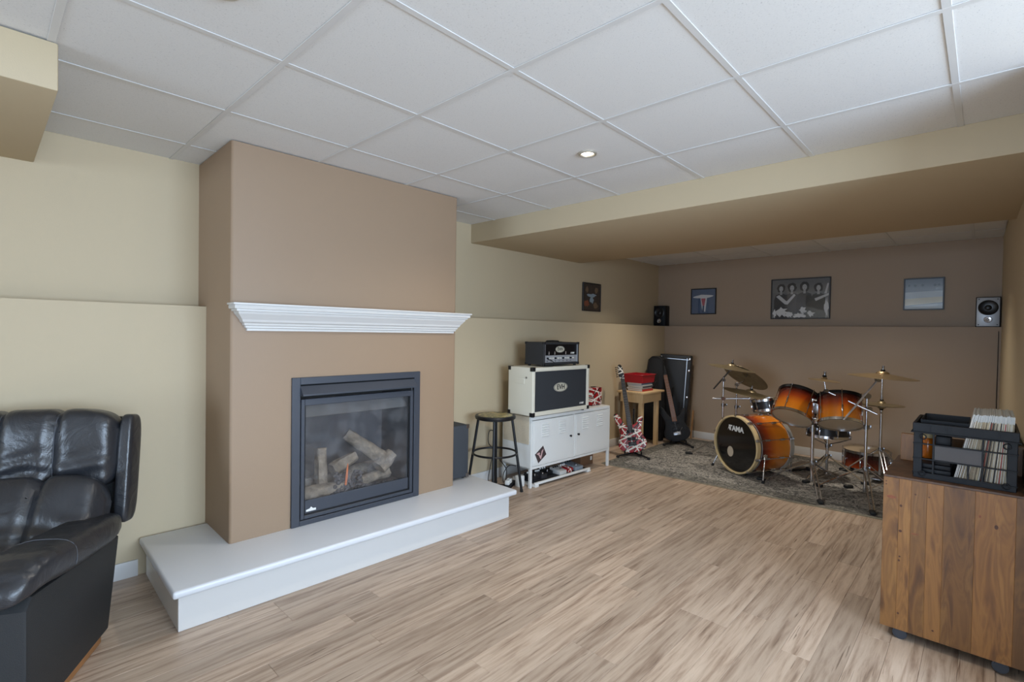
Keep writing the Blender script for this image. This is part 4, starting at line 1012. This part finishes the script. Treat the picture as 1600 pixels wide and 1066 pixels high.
# bass drum
BD = Vector((5.10, 1.775, .303)); BN = Vector((-.889, .459, 0)); BDP = .46; BR = .272
def bass_drum():
    c = BD - BN * BDP / 2
    t = thing('bass_drum', 'amber sunburst bass drum with black front head lettered TAMA', 'drum', c, (PI / 2, 0, math.radians(242.7)), 'drums of the kit')
    h = BDP / 2
    a = B(); a.lathe([(BR, -h + .03), (BR, h - .03), (BR - .007, h - .03), (BR - .007, -h + .03)], 64, closed=True); a.build('shell', burst('bass_drum_sunburst', 2, -h + .06, h - .02), t)
    HEADB = mat('gloss_black_head', (12, 12, 14), .12, coat=.4)
    a = B(); a.lathe([(0, h - .022), (BR - .008, h - .022), (BR + .001, h - .03), (0, h - .028)], 64); fh = a.build('front_head', HEADB, t)
    a = B(); a.lathe([(0, -h + .022), (BR - .008, -h + .022), (BR + .001, -h + .03), (0, -h + .028)], 64); a.build('batter_head', SKINHEAD, t)
    MAPLE = mat('natural_maple_hoop', (206, 182, 136), .45, var=.06)
    a = B(); a.lathe([(BR + .002, h - .045), (BR + .012, h - .045), (BR + .013, h - .002), (BR + .010, h), (BR - .002, h), (BR - .004, h - .004), (BR - .004, h - .020), (BR + .002, h - .022)], 64, closed=True); a.build('front_hoop', MAPLE, t)
    a = B(); a.lathe([(BR + .002, -h), (BR + .012, -h), (BR + .012, -h + .045), (BR + .002, -h + .045)], 64, closed=True); a.build('rear_hoop', mat('silver_hoop', (186, 184, 178), .3, .5), t)
    a = B(); a.lathe([(BR + .0005, h - .075), (BR + .004, h - .075), (BR + .004, h - .068), (BR + .0005, h - .068)], 64, closed=True); a.build('shell_band', SILVERP, t)
    def shared(name, build):
        a = B(); build(a); me = bpy.data.meshes.new(name); a.bm.to_mesh(me); a.bm.free(); me.materials.append(CHROME); return me
    claw = shared('claw', lambda a: a.box((0, 0, 0), (.022, .028, .052), .005))
    lug = shared('lug', lambda a: a.box((0, 0, 0), (.018, .020, .055), .005))
    rod = shared('tension_rod', lambda a: a.cyl((0, 0, -h + .03), (0, 0, h - .03), .0036, seg=8))
    for k in range(10):
        an = 2 * PI * (k + .5) / 10; cc, ss = math.cos(an), math.sin(an)
        for s_ in (1, -1):
            obj('claw', claw, t, ((BR + .014) * cc, (BR + .014) * ss, s_ * (h - .024)), (0, 0, an)); obj('lug', lug, t, ((BR + .008) * cc, (BR + .008) * ss, s_ * (h - .14)), (0, 0, an))
        obj('tension_rod', rod, t, ((BR + .016) * cc, (BR + .016) * ss, 0), (0, 0, an))
    text('head_lettering', 'TAMA', .070, WHITEPRINT, fh, (-.005, .150, h - .0212), (0, 0, 0), bold=.0035)
    a = B(); M = Matrix.Translation((-.088, .150, h - .0213)); a.flat([(-.028, -.026), (-.01, .028), (.0, .028), (-.006, .004), (.006, -.002), (-.002, -.028), (-.012, -.002)], 0, M); a.build('head_emblem', WHITEPRINT, fh, smooth=False)
    a = B(); a.flat(circ(-.075, -.085, .040, .052, 28), h - .0212); a.build('head_patch', mat('felt_beige', (196, 180, 158), .8), fh, smooth=False)
    for s in (-1, 1):
        a = B(); ang = math.radians(-38 if s > 0 else 218); px, py = (BR + .006) * math.cos(ang), (BR + .006) * math.sin(ang)
        px, py = s * (BR * .93), -.07
        a.box((px, py, h - .115), (.04, .05, .055), .008); br = a.build('spur_bracket', CHROME, t)
        a = B(); a.cyl((px + s * .004, py + .05, h - .125), (px + s * .075, -.282, h - .03), .0065, seg=10); a.build('spur', CHROME, br)
        a = B(); a.cyl((px + s * .073, -.268, h - .036), (px + s * .077, -.293, h - .028), .013, .014, seg=12); a.build('spur_tip', RUBBER, br)
bass_drum()
TOMB = burst('tom_sunburst', 2, -.13, .12)
def oriented(up, away, right, d=math.radians(13.5)):
    aw = Vector((math.cos(d), math.sin(d), 0)); ri = Vector((math.sin(d), -math.cos(d), 0)); return (Vector((0, 0, up)) + aw * away + ri * right).normalized()
BLKHOOP = mat('black_hoop', (22, 22, 24), .3, .4)
A1 = oriented(.80, .50, .22); c1 = Vector((5.08, 1.268, .640)) + A1 * .118
drum('rack_tom', 'left sunburst rack tom above the bass drum', .162, .235, c1, axis_rot(A1), TOMB, 6, (BLKHOOP, CHROME))
A2 = oriented(.87, .42, -.02); c2 = Vector((5.08, .893, .628)) + A2 * .118
drum('rack_tom', 'right sunburst rack tom beside the boom stand', .162, .235, c2, axis_rot(A2), TOMB, 6, (BLKHOOP, CHROME))
BLKSHELL = mat('black_drum_shell', (20, 20, 23), .4, coat=.1)
drum('snare_drum', 'black snare drum on its stand below the right rack tom', .178, .13, (5.60, 1.085, .495), axis_rot(oriented(1, .04, 0)), BLKSHELL, 8)
drum('side_snare', 'small black drum with chrome lugs behind the bass drum', .150, .10, (5.60, 1.62, .672), axis_rot(oriented(1, .06, -.22)), BLKSHELL, 8)
FT = burst('floor_tom_sunburst', 2, -.30, .07)
drum('floor_tom', 'shallow red brown drum lying flat on the floor by the far wall', .20, .17, (6.30, .872, RZ + .112), (0, 0, .3), FT, 8)

def tube_pt(a, pts, r, seg=8): a.tube(pts, r, seg)
def stand(name, label, base, top, legs, hub, lr=.30, rlow=.012, rup=.0095, extra=None, cat='stand', low=.03):
    """tripod stand: legs = compass angles in degrees, hub = height where the legs start"""
    x, y = base
    t = thing(name, label, cat, (x, y, RZ))
    z = -RZ
    mid = hub + (top - hub) * .55
    a = B(); a.cyl((0, 0, low), (0, 0, mid), rlow, seg=12); a.cyl((0, 0, mid), (0, 0, top), rup, seg=12); a.build('pole', CHROME, t)
    for zz in (hub, mid):
        a = B(); a.cyl((0, 0, zz - .018), (0, 0, zz + .018), rlow + .007, seg=12); a.cyl((0, 0, zz), (.035, -.018, zz), .004, seg=8); a.box((.040, -.021, zz), (.006, .02, .028), .002); a.build('clamp', DCHROME, t)
    for an in legs:
        an, l_ = an if isinstance(an, tuple) else (an, lr)
        r = math.radians(an); d = Vector((math.cos(r), math.sin(r), 0)); n = Vector((-d.y, d.x, 0)) * .013
        a = B()
        for s in (-1, 1):
            a.tube([d * .014 + n * s + Vector((0, 0, hub)), d * l_ * .45 + n * s + Vector((0, 0, hub * .62)), d * l_ + n * s + Vector((0, 0, .014))], .0062, 6)
        a.tube([d * .012 + Vector((0, 0, max(low + .01, .05))), d * l_ * .5 + Vector((0, 0, hub * .55))], .004, 6)
        lg = a.build('leg', CHROME, t)
        a = B(); a.box(tuple(d * (l_ + .012) + Vector((0, 0, .013))), (.078, .044, .030), .012, rot=(0, 0, r)); a.build('rubber_foot', RUBBER, lg)
    if extra: extra(t)
    return t
def cymbal(name, label, R, c, ax, bell=.3, m=BRASS, dome=.03, cat='cymbal'):
    t = thing(name, label, cat, c, axis_rot(ax), 'cymbals of the kit')
    pr = [(.006, dome + .022), (R * .10, dome + .021), (R * .17, dome + .012), (R * .20, dome), (R * .6, dome * .5), (R, 0), (R, -.0012), (R * .6, dome * .5 - .0016), (R * .20, dome - .0018), (R * .16, dome + .0095), (R * .10, dome + .018), (.006, dome + .019)]
    a = B(); a.lathe(pr, 56, closed=True); a.build('plate', m, t)
    a = B(); a.cyl((0, 0, dome + .022), (0, 0, dome + .034), .017, .015, 14); a.build('felt', mat('black_felt', (20, 20, 22), .9), t)
    a = B(); a.cyl((0, 0, dome - .03), (0, 0, dome + .064), .004, seg=8); a.cyl((0, 0, dome + .034), (0, 0, dome + .066), .009, seg=10); a.box((0, 0, dome + .056), (.040, .007, .016), .003); a.build('wing_nut', DCHROME, t)
    return t
def bar(t, name, p, q, r=.0075, m=CHROME):
    o = t.location; a = B(); a.cyl(Vector(p) - o, Vector(q) - o, r, seg=10); return a.build(name, m, t)
def joint(t, p, r=.02):
    o = t.location; a = B(); c = Vector(p) - o; a.cyl(c - Vector((.016, .01, 0)), c + Vector((.016, .01, 0)), r, seg=14); a.box(tuple(c + Vector((.022, .014, .0))), (.012, .012, .034), .003); a.build('tilter', DCHROME, t)

# left pair of cymbal stands
def xa_(t):
    joint(t, (5.75, 2.135, .875)); bar(t, 'boom_arm', (5.75, 2.245, .765), (5.75, 2.068, .985), .0085, mat('dark_boom_arm', (90, 88, 86), .35, .9))
    joint(t, (5.75, 2.066, .988), .014); bar(t, 'cymbal_rod', (5.75, 2.064, .985), (5.75, 2.055, 1.01), .005)
    joint(t, (5.75, 2.135, .665), .022); bar(t, 'cross_bar', (5.735, 2.245, .655), (5.79, 1.865, .688), .010, mat('pale_chrome_bar', (226, 226, 230), .2, .7)); bar(t, 'cymbal_rod', (5.79, 1.865, .688), (5.795, 1.862, .735), .005)
stand('cymbal_stand', 'chrome cymbal stand left of the bass drum carrying the highest left cymbal', (5.75, 2.135), .89, ((118.5, .34), (238, .34), (0, .34)), .21, extra=xa_)
cymbal('crash_cymbal', 'bronze crash cymbal topmost of the left group', .25, (5.75, 2.052, 1.012), oriented(1, -.02, .15, .34))
cymbal('ride_cymbal', 'large bronze ride cymbal lowest of the left group', .285, (5.796, 1.861, .735), oriented(1, -.01, .20, .31))
def xb_(t):
    joint(t, (5.95, 2.06, .815)); bar(t, 'boom_arm', (5.95, 2.06, .815), (5.945, 1.985, .86), .007); bar(t, 'cymbal_rod', (5.945, 1.985, .86), (5.955, 1.98, .885), .005)
stand('cymbal_stand', 'chrome cymbal stand behind the bass drum carrying the steeply tilted cymbal', (5.95, 2.06), .83, ((60, .30), (180, .30), (300, .30)), .21, extra=xb_)
cymbal('china_cymbal', 'steeply tilted bronze cymbal in the middle of the left group', .25, (5.965, 1.972, .905), oriented(.80, .40, .42, .32))
# tom stand
def xt_(t):
    for A, c in ((A1, c1), (A2, c2)):
        d = (Vector((5.12, 1.105, c.z + .02)) - c); d.z = 0; d.normalize(); q = c + d * .185
        bar(t, 'tom_arm', (5.125, 1.105, .765), q + Vector((0, 0, .0)), .008)
        o = t.location; a = B(); a.box(tuple(q - o), (.045, .05, .09), .010); a.build('tom_bracket', DCHROME, t)
    o = t.location; a = B(); a.box(tuple(Vector((5.12, 1.107, .765)) - o), (.05, .06, .045), .008); a.build('tom_mount', DCHROME, t)
    for dz in (-.12, -.06, .045):
        a = B(); c = Vector((5.115, 1.107, .765 + dz)) - o; a.cyl(c - Vector((0, .03, 0)), c + Vector((0, .03, 0)), .014, seg=12); a.cyl(c, c + Vector((-.03, 0, 0)), .006, seg=8); a.box(tuple(c + Vector((-.034, 0, 0))), (.008, .012, .034), .003); a.build('wing_bolt', CHROME, t)
stand('tom_stand', 'chrome double tom stand in the middle of the drum kit', (5.12, 1.107), .775, ((201.5, .40), (321.5, .36), (95, .40)), .24, rlow=.014, rup=.012, extra=xt_, low=.07)
# right boom stand with crash and splash
def xc_(t):
    pale = mat('pale_chrome_bar', (226, 226, 230), .2, .7)
    joint(t, (5.12, .713, .885), .024); bar(t, 'boom_arm', (4.935, .842, .690), (5.185, .655, 1.015), .0085, pale); joint(t, (5.185, .653, 1.018), .016); bar(t, 'cymbal_rod', (5.186, .650, 1.02), (5.19, .630, 1.055), .005)
    joint(t, (5.115, .700, .775), .022); bar(t, 'splash_arm', (5.045, .630, .748), (5.02, .985, .905), .0075, pale); joint(t, (5.02, .99, .912), .015); bar(t, 'cymbal_rod', (5.02, .995, .915), (5.02, 1.008, 1.0), .005)
stand('boom_stand', 'chrome boom stand right of the toms carrying the right crash and the splash', (5.12, .713), .90, ((196, .38), (318, .36), (70, .38)), .26, extra=xc_, low=.065)
DBR = mat('dark_bronze', (146, 124, 92), .38, .85, var=.1)
cymbal('crash_cymbal', 'bronze crash cymbal on the boom stand, highest at the right', .248, (5.192, .622, 1.045), oriented(1, 0, .05, .12), m=DBR)
cymbal('splash_cymbal', 'small splash cymbal above the gap between the rack toms', .122, (5.02, 1.010, .998), oriented(1, 0, .09, .2), dome=.012, m=DBR)
# hi-hat
def xh_(t):
    o = t.location; a = B(); a.box((-.13, .0, .02), (.24, .08, .012), .004, rot=(0, math.radians(8), 0)); a.build('foot_board', DCHROME, t)
    a = B(); a.cyl((0, 0, .675), (0, 0, .70), .02, .03, 16); a.build('seat_cup', RUBBER, t)
stand('hi_hat_stand', 'chrome hi-hat stand at the right rear of the drum kit', (6.02, .722), 1.07, ((200, .30), (320, .30), (80, .30)), .28, extra=xh_, cat='stand')
cymbal('hi_hat_cymbal', 'lower of the two hi-hat cymbals on their stand', .185, (6.02, .722, .722), (0, 0, -1), dome=.016)
cymbal('hi_hat_cymbal', 'upper of the two hi-hat cymbals on their stand', .185, (6.02, .722, .726), (0.02, -.02, 1), dome=.016)
def xs_(t):
    o = t.location
    for an in (30, 150, 270):
        r = math.radians(an); a = B(); a.tube([(0, 0, .33), (.10 * math.cos(r), .10 * math.sin(r), .37), (.190 * math.cos(r), .190 * math.sin(r), .412), (.192 * math.cos(r), .192 * math.sin(r), .44)], .006, 6); a.build('basket_arm', CHROME, t)
stand('snare_stand', 'low chrome snare stand under the black snare drum', (5.60, 1.085), .40, ((160, .30), (280, .30), (40, .30)), .22, extra=xs_)
def xs2(t):
    for an in (30, 150, 270):
        r = math.radians(an); a = B(); a.tube([(0, 0, .56), (.09 * math.cos(r), .09 * math.sin(r), .575), (.160 * math.cos(r), .160 * math.sin(r), .60)], .005, 6); a.build('basket_arm', CHROME, t)
stand('side_snare_stand', 'chrome stand of the small black drum behind the bass drum', (5.60, 1.62), .585, ((60, .25), (330, .22), (10, .22)), .2, extra=xs2)
t = thing('bass_pedal', 'chrome and black bass drum pedal behind the bass drum', 'drum pedal', (5.63, 1.46, RZ), (0, 0, math.radians(-27)))
a = B(); a.box((.14, 0, .008), (.30, .10, .010), .003); a.build('base_plate', BLACKM, t)
a = B(); a.box((.15, 0, .045), (.27, .07, .010), .004, rot=(0, math.radians(-11), 0)); a.build('foot_board', DCHROME, t)
a = B(); a.cyl((.02, -.06, .01), (.02, -.06, .20), .009); a.cyl((.02, .06, .01), (.02, .06, .20), .009); a.cyl((.02, -.07, .19), (.02, .07, .19), .007); a.build('frame', CHROME, t)
a = B(); a.cyl((.02, 0, .19), (.0, 0, .30), .004); a.ball((-.004, 0, .315), .026, 12); a.build('beater', mat('felt_beige', (196, 180, 158), .8), t)

# ------------------------------------------------------------------ wooden cabinet on casters
def cabinet():
    X0, X1, Y0, Y1, Z0, Z1 = 2.87, 3.40, -.158, .328, .045, .744
    t = thing('wooden_cabinet', 'knotty pine cabinet on black casters with a record crate on top', 'cabinet', (X0, Y1, 0))
    def L_(x, y, z): return (x - X0, y - Y1, z)
    ys = [.328, .27, .226, .172, .116, .015, -.107, -.158]
    for i in range(len(ys) - 1):
        w_ = ys[i] - ys[i + 1]
        a = B(); a.box((0, 0, 0), (.02, w_ - .0002, Z1 - Z0 - .010), .0006, 1); a.build('front_plank', STAINPINE, t, smooth=False, loc=L_(X0 + .01, (ys[i] + ys[i + 1]) / 2, (Z0 + Z1 - .010) / 2))
    a = B(); a.bx(.021, X1 - X0, -.02, 0, Z0, Z1 - .010, .001, 1); a.build('side_panel', STAINPINE, t, smooth=False)
    a = B(); a.bx(.021, X1 - X0, Y0 - Y1, Y0 - Y1 + .02, Z0, Z1 - .010, .001, 1); a.build('side_panel', STAINPINE, t, smooth=False)
    a = B(); a.bx(.021, X1 - X0, Y0 - Y1 + .02, -.02, Z0, Z0 + .02); a.bx(X1 - X0 - .012, X1 - X0, Y0 - Y1 + .02, -.02, Z0 + .02, Z1 - .01); a.build('carcass', DARKPINE, t, smooth=False)
    a = B(); a.bx(0, X1 - X0, Y0 - Y1, 0, Z1 - .0098, Z1, .001, 1); a.build('top', DARKPINE, t, smooth=False)
    a = B(); a.bx(3.28 - X0, 3.302 - X0, Y0 - Y1 + .001, -.02, Z1 + .0003, .882, .002, 1); a.build('back_rail', STAINPINE, t, smooth=False)
    a = B(); a.prism([(.03, Z1 + .0003), (.408, Z1 + .0003), (.408, .872), (.33, .872), (.03, .765)], Y0 - Y1, Y0 - Y1 + .022, Matrix(((1, 0, 0, 0), (0, 0, 1, 0), (0, 1, 0, 0), (0, 0, 0, 1)))); a.build('side_rail', DARKPINE, t, smooth=False)
    KN = mat('dark_knot', (70, 38, 20), .5, var=.3, vscale=90); KR = mat('red_knot', (124, 68, 40), .5, var=.25, vscale=60)
    for y, z, ry, rz_, m in ((.262, .612, .005, .006, KN), (.262, .497, .006, .006, KN), (.212, .675, .004, .004, KN), (.165, .673, .003, .003, KN), (.318, .70, .003, .003, KN), (.318, .714, .003, .003, KN), (.297, .645, .018, .007, KR), (.262, .38, .004, .004, KN), (.264, .362, .004, .005, KN), (.0, .632, .004, .006, KR), (-.05, .60, .006, .009, KN), (.262, .12, .004, .005, KN), (.14, .09, .004, .004, KN), (.21, .497, .014, .003, KR)):
        a = B(); M = Matrix(((0, 0, -1, 0), (-1, 0, 0, y - Y1), (0, 1, 0, z), (0, 0, 0, 1))); a.flat(circ(0, 0, ry, rz_, 14), .0004, M); a.build('knot', m, t, smooth=False)
    for y in (.255, -.075):
        for x in (.045, .46):
            a = B(); a.box((x, y - Y1, .040), (.05, .04, .010), .002); a.box((x + .002, y - Y1, .026), (.018, .024, .030), .003); cs = a.build('caster_fork', BLACKM, t)
            a = B(); a.cyl((x - .034, y - Y1, .0265), (x - .010, y - Y1, .0265), .0265, seg=24); a.cyl((x - .036, y - Y1, .0265), (x - .033, y - Y1, .0265), .021, seg=24); a.build('caster_wheel', mat('slate_rubber_wheel', (48, 52, 60), .5), cs)
cabinet()

# ------------------------------------------------------------------ crate of records
CT = .7443
def crate():
    t = thing('record_crate', 'black open plastic crate of records on the wooden cabinet', 'crate', (2.92, .06, CT))
    W2, D = .166, .325; H = .247
    # local x 0..D (away), y -W2..W2
    a = B(); a.bx(.0, D, -W2, W2, 0, .006); a.build('base', BPLAST, t, smooth=False)
    rim = B()
    for q in ((-.006, .006, -W2 - .006, W2 + .006), (D - .006, D + .006, -W2 - .006, W2 + .006), (.006, D - .006, -W2 - .006, -W2 + .006), (.006, D - .006, W2 - .006, W2 + .006)): rim.bx(*q, H - .040, H, .002, 1)
    for q in ((-.012, .002, -W2 - .012, W2 + .012), (D - .002, D + .012, -W2 - .012, W2 + .012), (.002, D - .002, -W2 - .012, -W2 + .002), (.002, D - .002, W2 - .002, W2 + .012)): rim.bx(*q, H - .044, H - .039, .001, 1)
    for i in range(1, 6): rim.bx(-.010, -.006, -W2 + i * W2 / 3 - .0015, -W2 + i * W2 / 3 + .0015, H - .04, H)
    rim.build('rim', BPLAST, t, smooth=False)
    for x in (.006, D - .006):
        for y in (-W2 + .014, W2 - .014):
            a = B(); a.box((x, y, (H - .044) / 2 + .004), (.012, .032, H - .050), .002, 1); a.build('corner_post', BPLAST, t, smooth=False)
    for x in (.0, D):
        for z in (.022, .086, .154):
            a = B(); a.box((x, 0, z), (.010, 2 * W2, .0055), .001, 1); a.build('rail', BPLAST, t, smooth=False)
        a = B(); a.box((x, 0, .010), (.009, 2 * W2, .020), .001, 1); a.build('rail', BPLAST, t, smooth=False)
        for y, z0, z1 in ((.098, .02, H - .04), (-.063, .02, H - .04), (-.018, .02, .086), (.03, .02, .0)):
            if z1 > z0: a = B(); a.box((x, y, (z0 + z1) / 2), (.008, .007, z1 - z0), .001, 1); a.build('upright', BPLAST, t, smooth=False)
    a = B(); a.bx(.001, .004, -.060, .096, .088, .152); a.build('handle_panel', mat('dull_dark_panel', (58, 50, 47), .4), t, smooth=False)
    for y in (-W2, W2):
        for z in (.022, .086, .154):
            a = B(); a.box((D / 2, y, z), (D, .008, .0055), .001, 1); a.build('rail', BPLAST, t, smooth=False)
        for x in (.11, .215):
            a = B(); a.box((x, y, H / 2 - .01), (.007, .007, H - .06), .001, 1); a.build('upright', BPLAST, t, smooth=False)
    for y in (.135, -.135):
        for z in (.186, .020):
            a = B(); a.tube([(-.007, y + .011 * math.cos(2 * PI * i / 16), z + .011 * math.sin(2 * PI * i / 16)) for i in range(16)], .0028, 6, closed=True); a.build('stacking_boss', BPLAST, t)
crate()
SLV = mat('clear_sleeve', (188, 190, 188), .3)
RC = [(214, 204, 182), (188, 172, 146), (226, 222, 210), (150, 136, 116), (204, 190, 160), (120, 112, 104), (176, 92, 84), (232, 230, 226), (66, 64, 66), (196, 184, 158)]
rmesh = []
for k, c in enumerate(RC):
    a = B(); a.bx(0, .296, -.0012, .0012, 0, .268, mi=0); a.bx(-.001, .297, -.0014, .0014, .2682, .298, mi=1)
    me = bpy.data.meshes.new('record'); a.bm.to_mesh(me); a.bm.free(); me.materials.append(mat('record_jacket_%d' % k, c, .6)); me.materials.append(SLV); rmesh.append(me)
NR = 42
for i in range(NR):
    f = i / (NR - 1)
    yb, yt = .088 - f * .176, .028 - f * .124
    ang = math.atan2(yt - yb, .298)
    k = (rnd.choice((0, 0, 1, 2, 2, 3, 4, 4, 5, 7, 9, 9, 8, 3, 1, 2)) if i not in (20, 33) else 6) if i > 2 else 7
    o = obj('record', rmesh[k], None, (2.936 + rnd.uniform(0, .006), yb, CT + .0068 + rnd.uniform(0, .006)), (-ang, 0, 0))
    tag(o, 'record sleeve standing upright in the black crate, seen edge on', 'record', 'records in the crate')
def pcase(label, x0, x1, y0, y1, z0, z1, m=BPLAST):
    t = thing('plastic_case', label, 'case', (x0, (y0 + y1) / 2, z0), group='black cases in the crate')
    w_ = (y1 - y0) / 2; d_ = x1 - x0; h_ = z1 - z0
    a = B(); a.bx(0, d_, -w_, w_, 0, h_ * .6, .004); a.build('tray', m, t)
    a = B(); a.bx(.001, d_ - .001, -w_ + .001, w_ - .001, h_ * .62, h_, .004); a.build('lid', m, t)
pcase('black plastic case lying on the bottom of the record crate', 2.945, 3.20, .098, .216, CT + .0065, CT + .062)
pcase('black plastic case held halfway up in the record crate', 2.945, 3.06, .100, .155, CT + .063, CT + .192)
t = thing('amber_jar', 'amber jar with cream lid inside the left of the record crate', 'jar', (3.10, .188, CT + .0625))
a = B(); a.lathe([(0, 0), (.022, 0), (.026, .01), (.026, .075), (.020, .095), (0, .095)], 20); a.build('jar', mat('amber_glass', (178, 96, 20), .15, coat=.5), t)
a = B(); a.cyl((0, 0, .0955), (0, 0, .125), .021, seg=20); a.build('lid', mat('cream_lid', (200, 184, 140), .5), t)
# black tray lying across the crate's left side
t = thing('plastic_tray', 'open black plastic tray on top of the left half of the crate', 'tray', (3.09, .125, CT + .194))
a = B(); tray(a, .26, .155, .27, .165, .065, .003); a.build('tray', BPLAST, t, smooth=False)
a = B(); a.bx(-.10, .0, -.05, .05, .0035, .03, .002, 1); a.build('insert', SILVERP, t, smooth=False)
# flat black case leaning on the right wall behind the crate
t = thing('flat_black_case', 'flat black case leaning on the right wall behind the record crate', 'case', (3.48, -.058, .003), (math.radians(4), 0, math.radians(.9)))
a = B(); a.bx(0, .62, -.03, .008, .004, .86, .008); a.build('shell', BPLAST, t)
a = B(); a.tube([(.27, .008, .80), (.27, .024, .81), (.36, .024, .81), (.36, .008, .80)], .006, 6); a.build('handle', RUBBER, t)
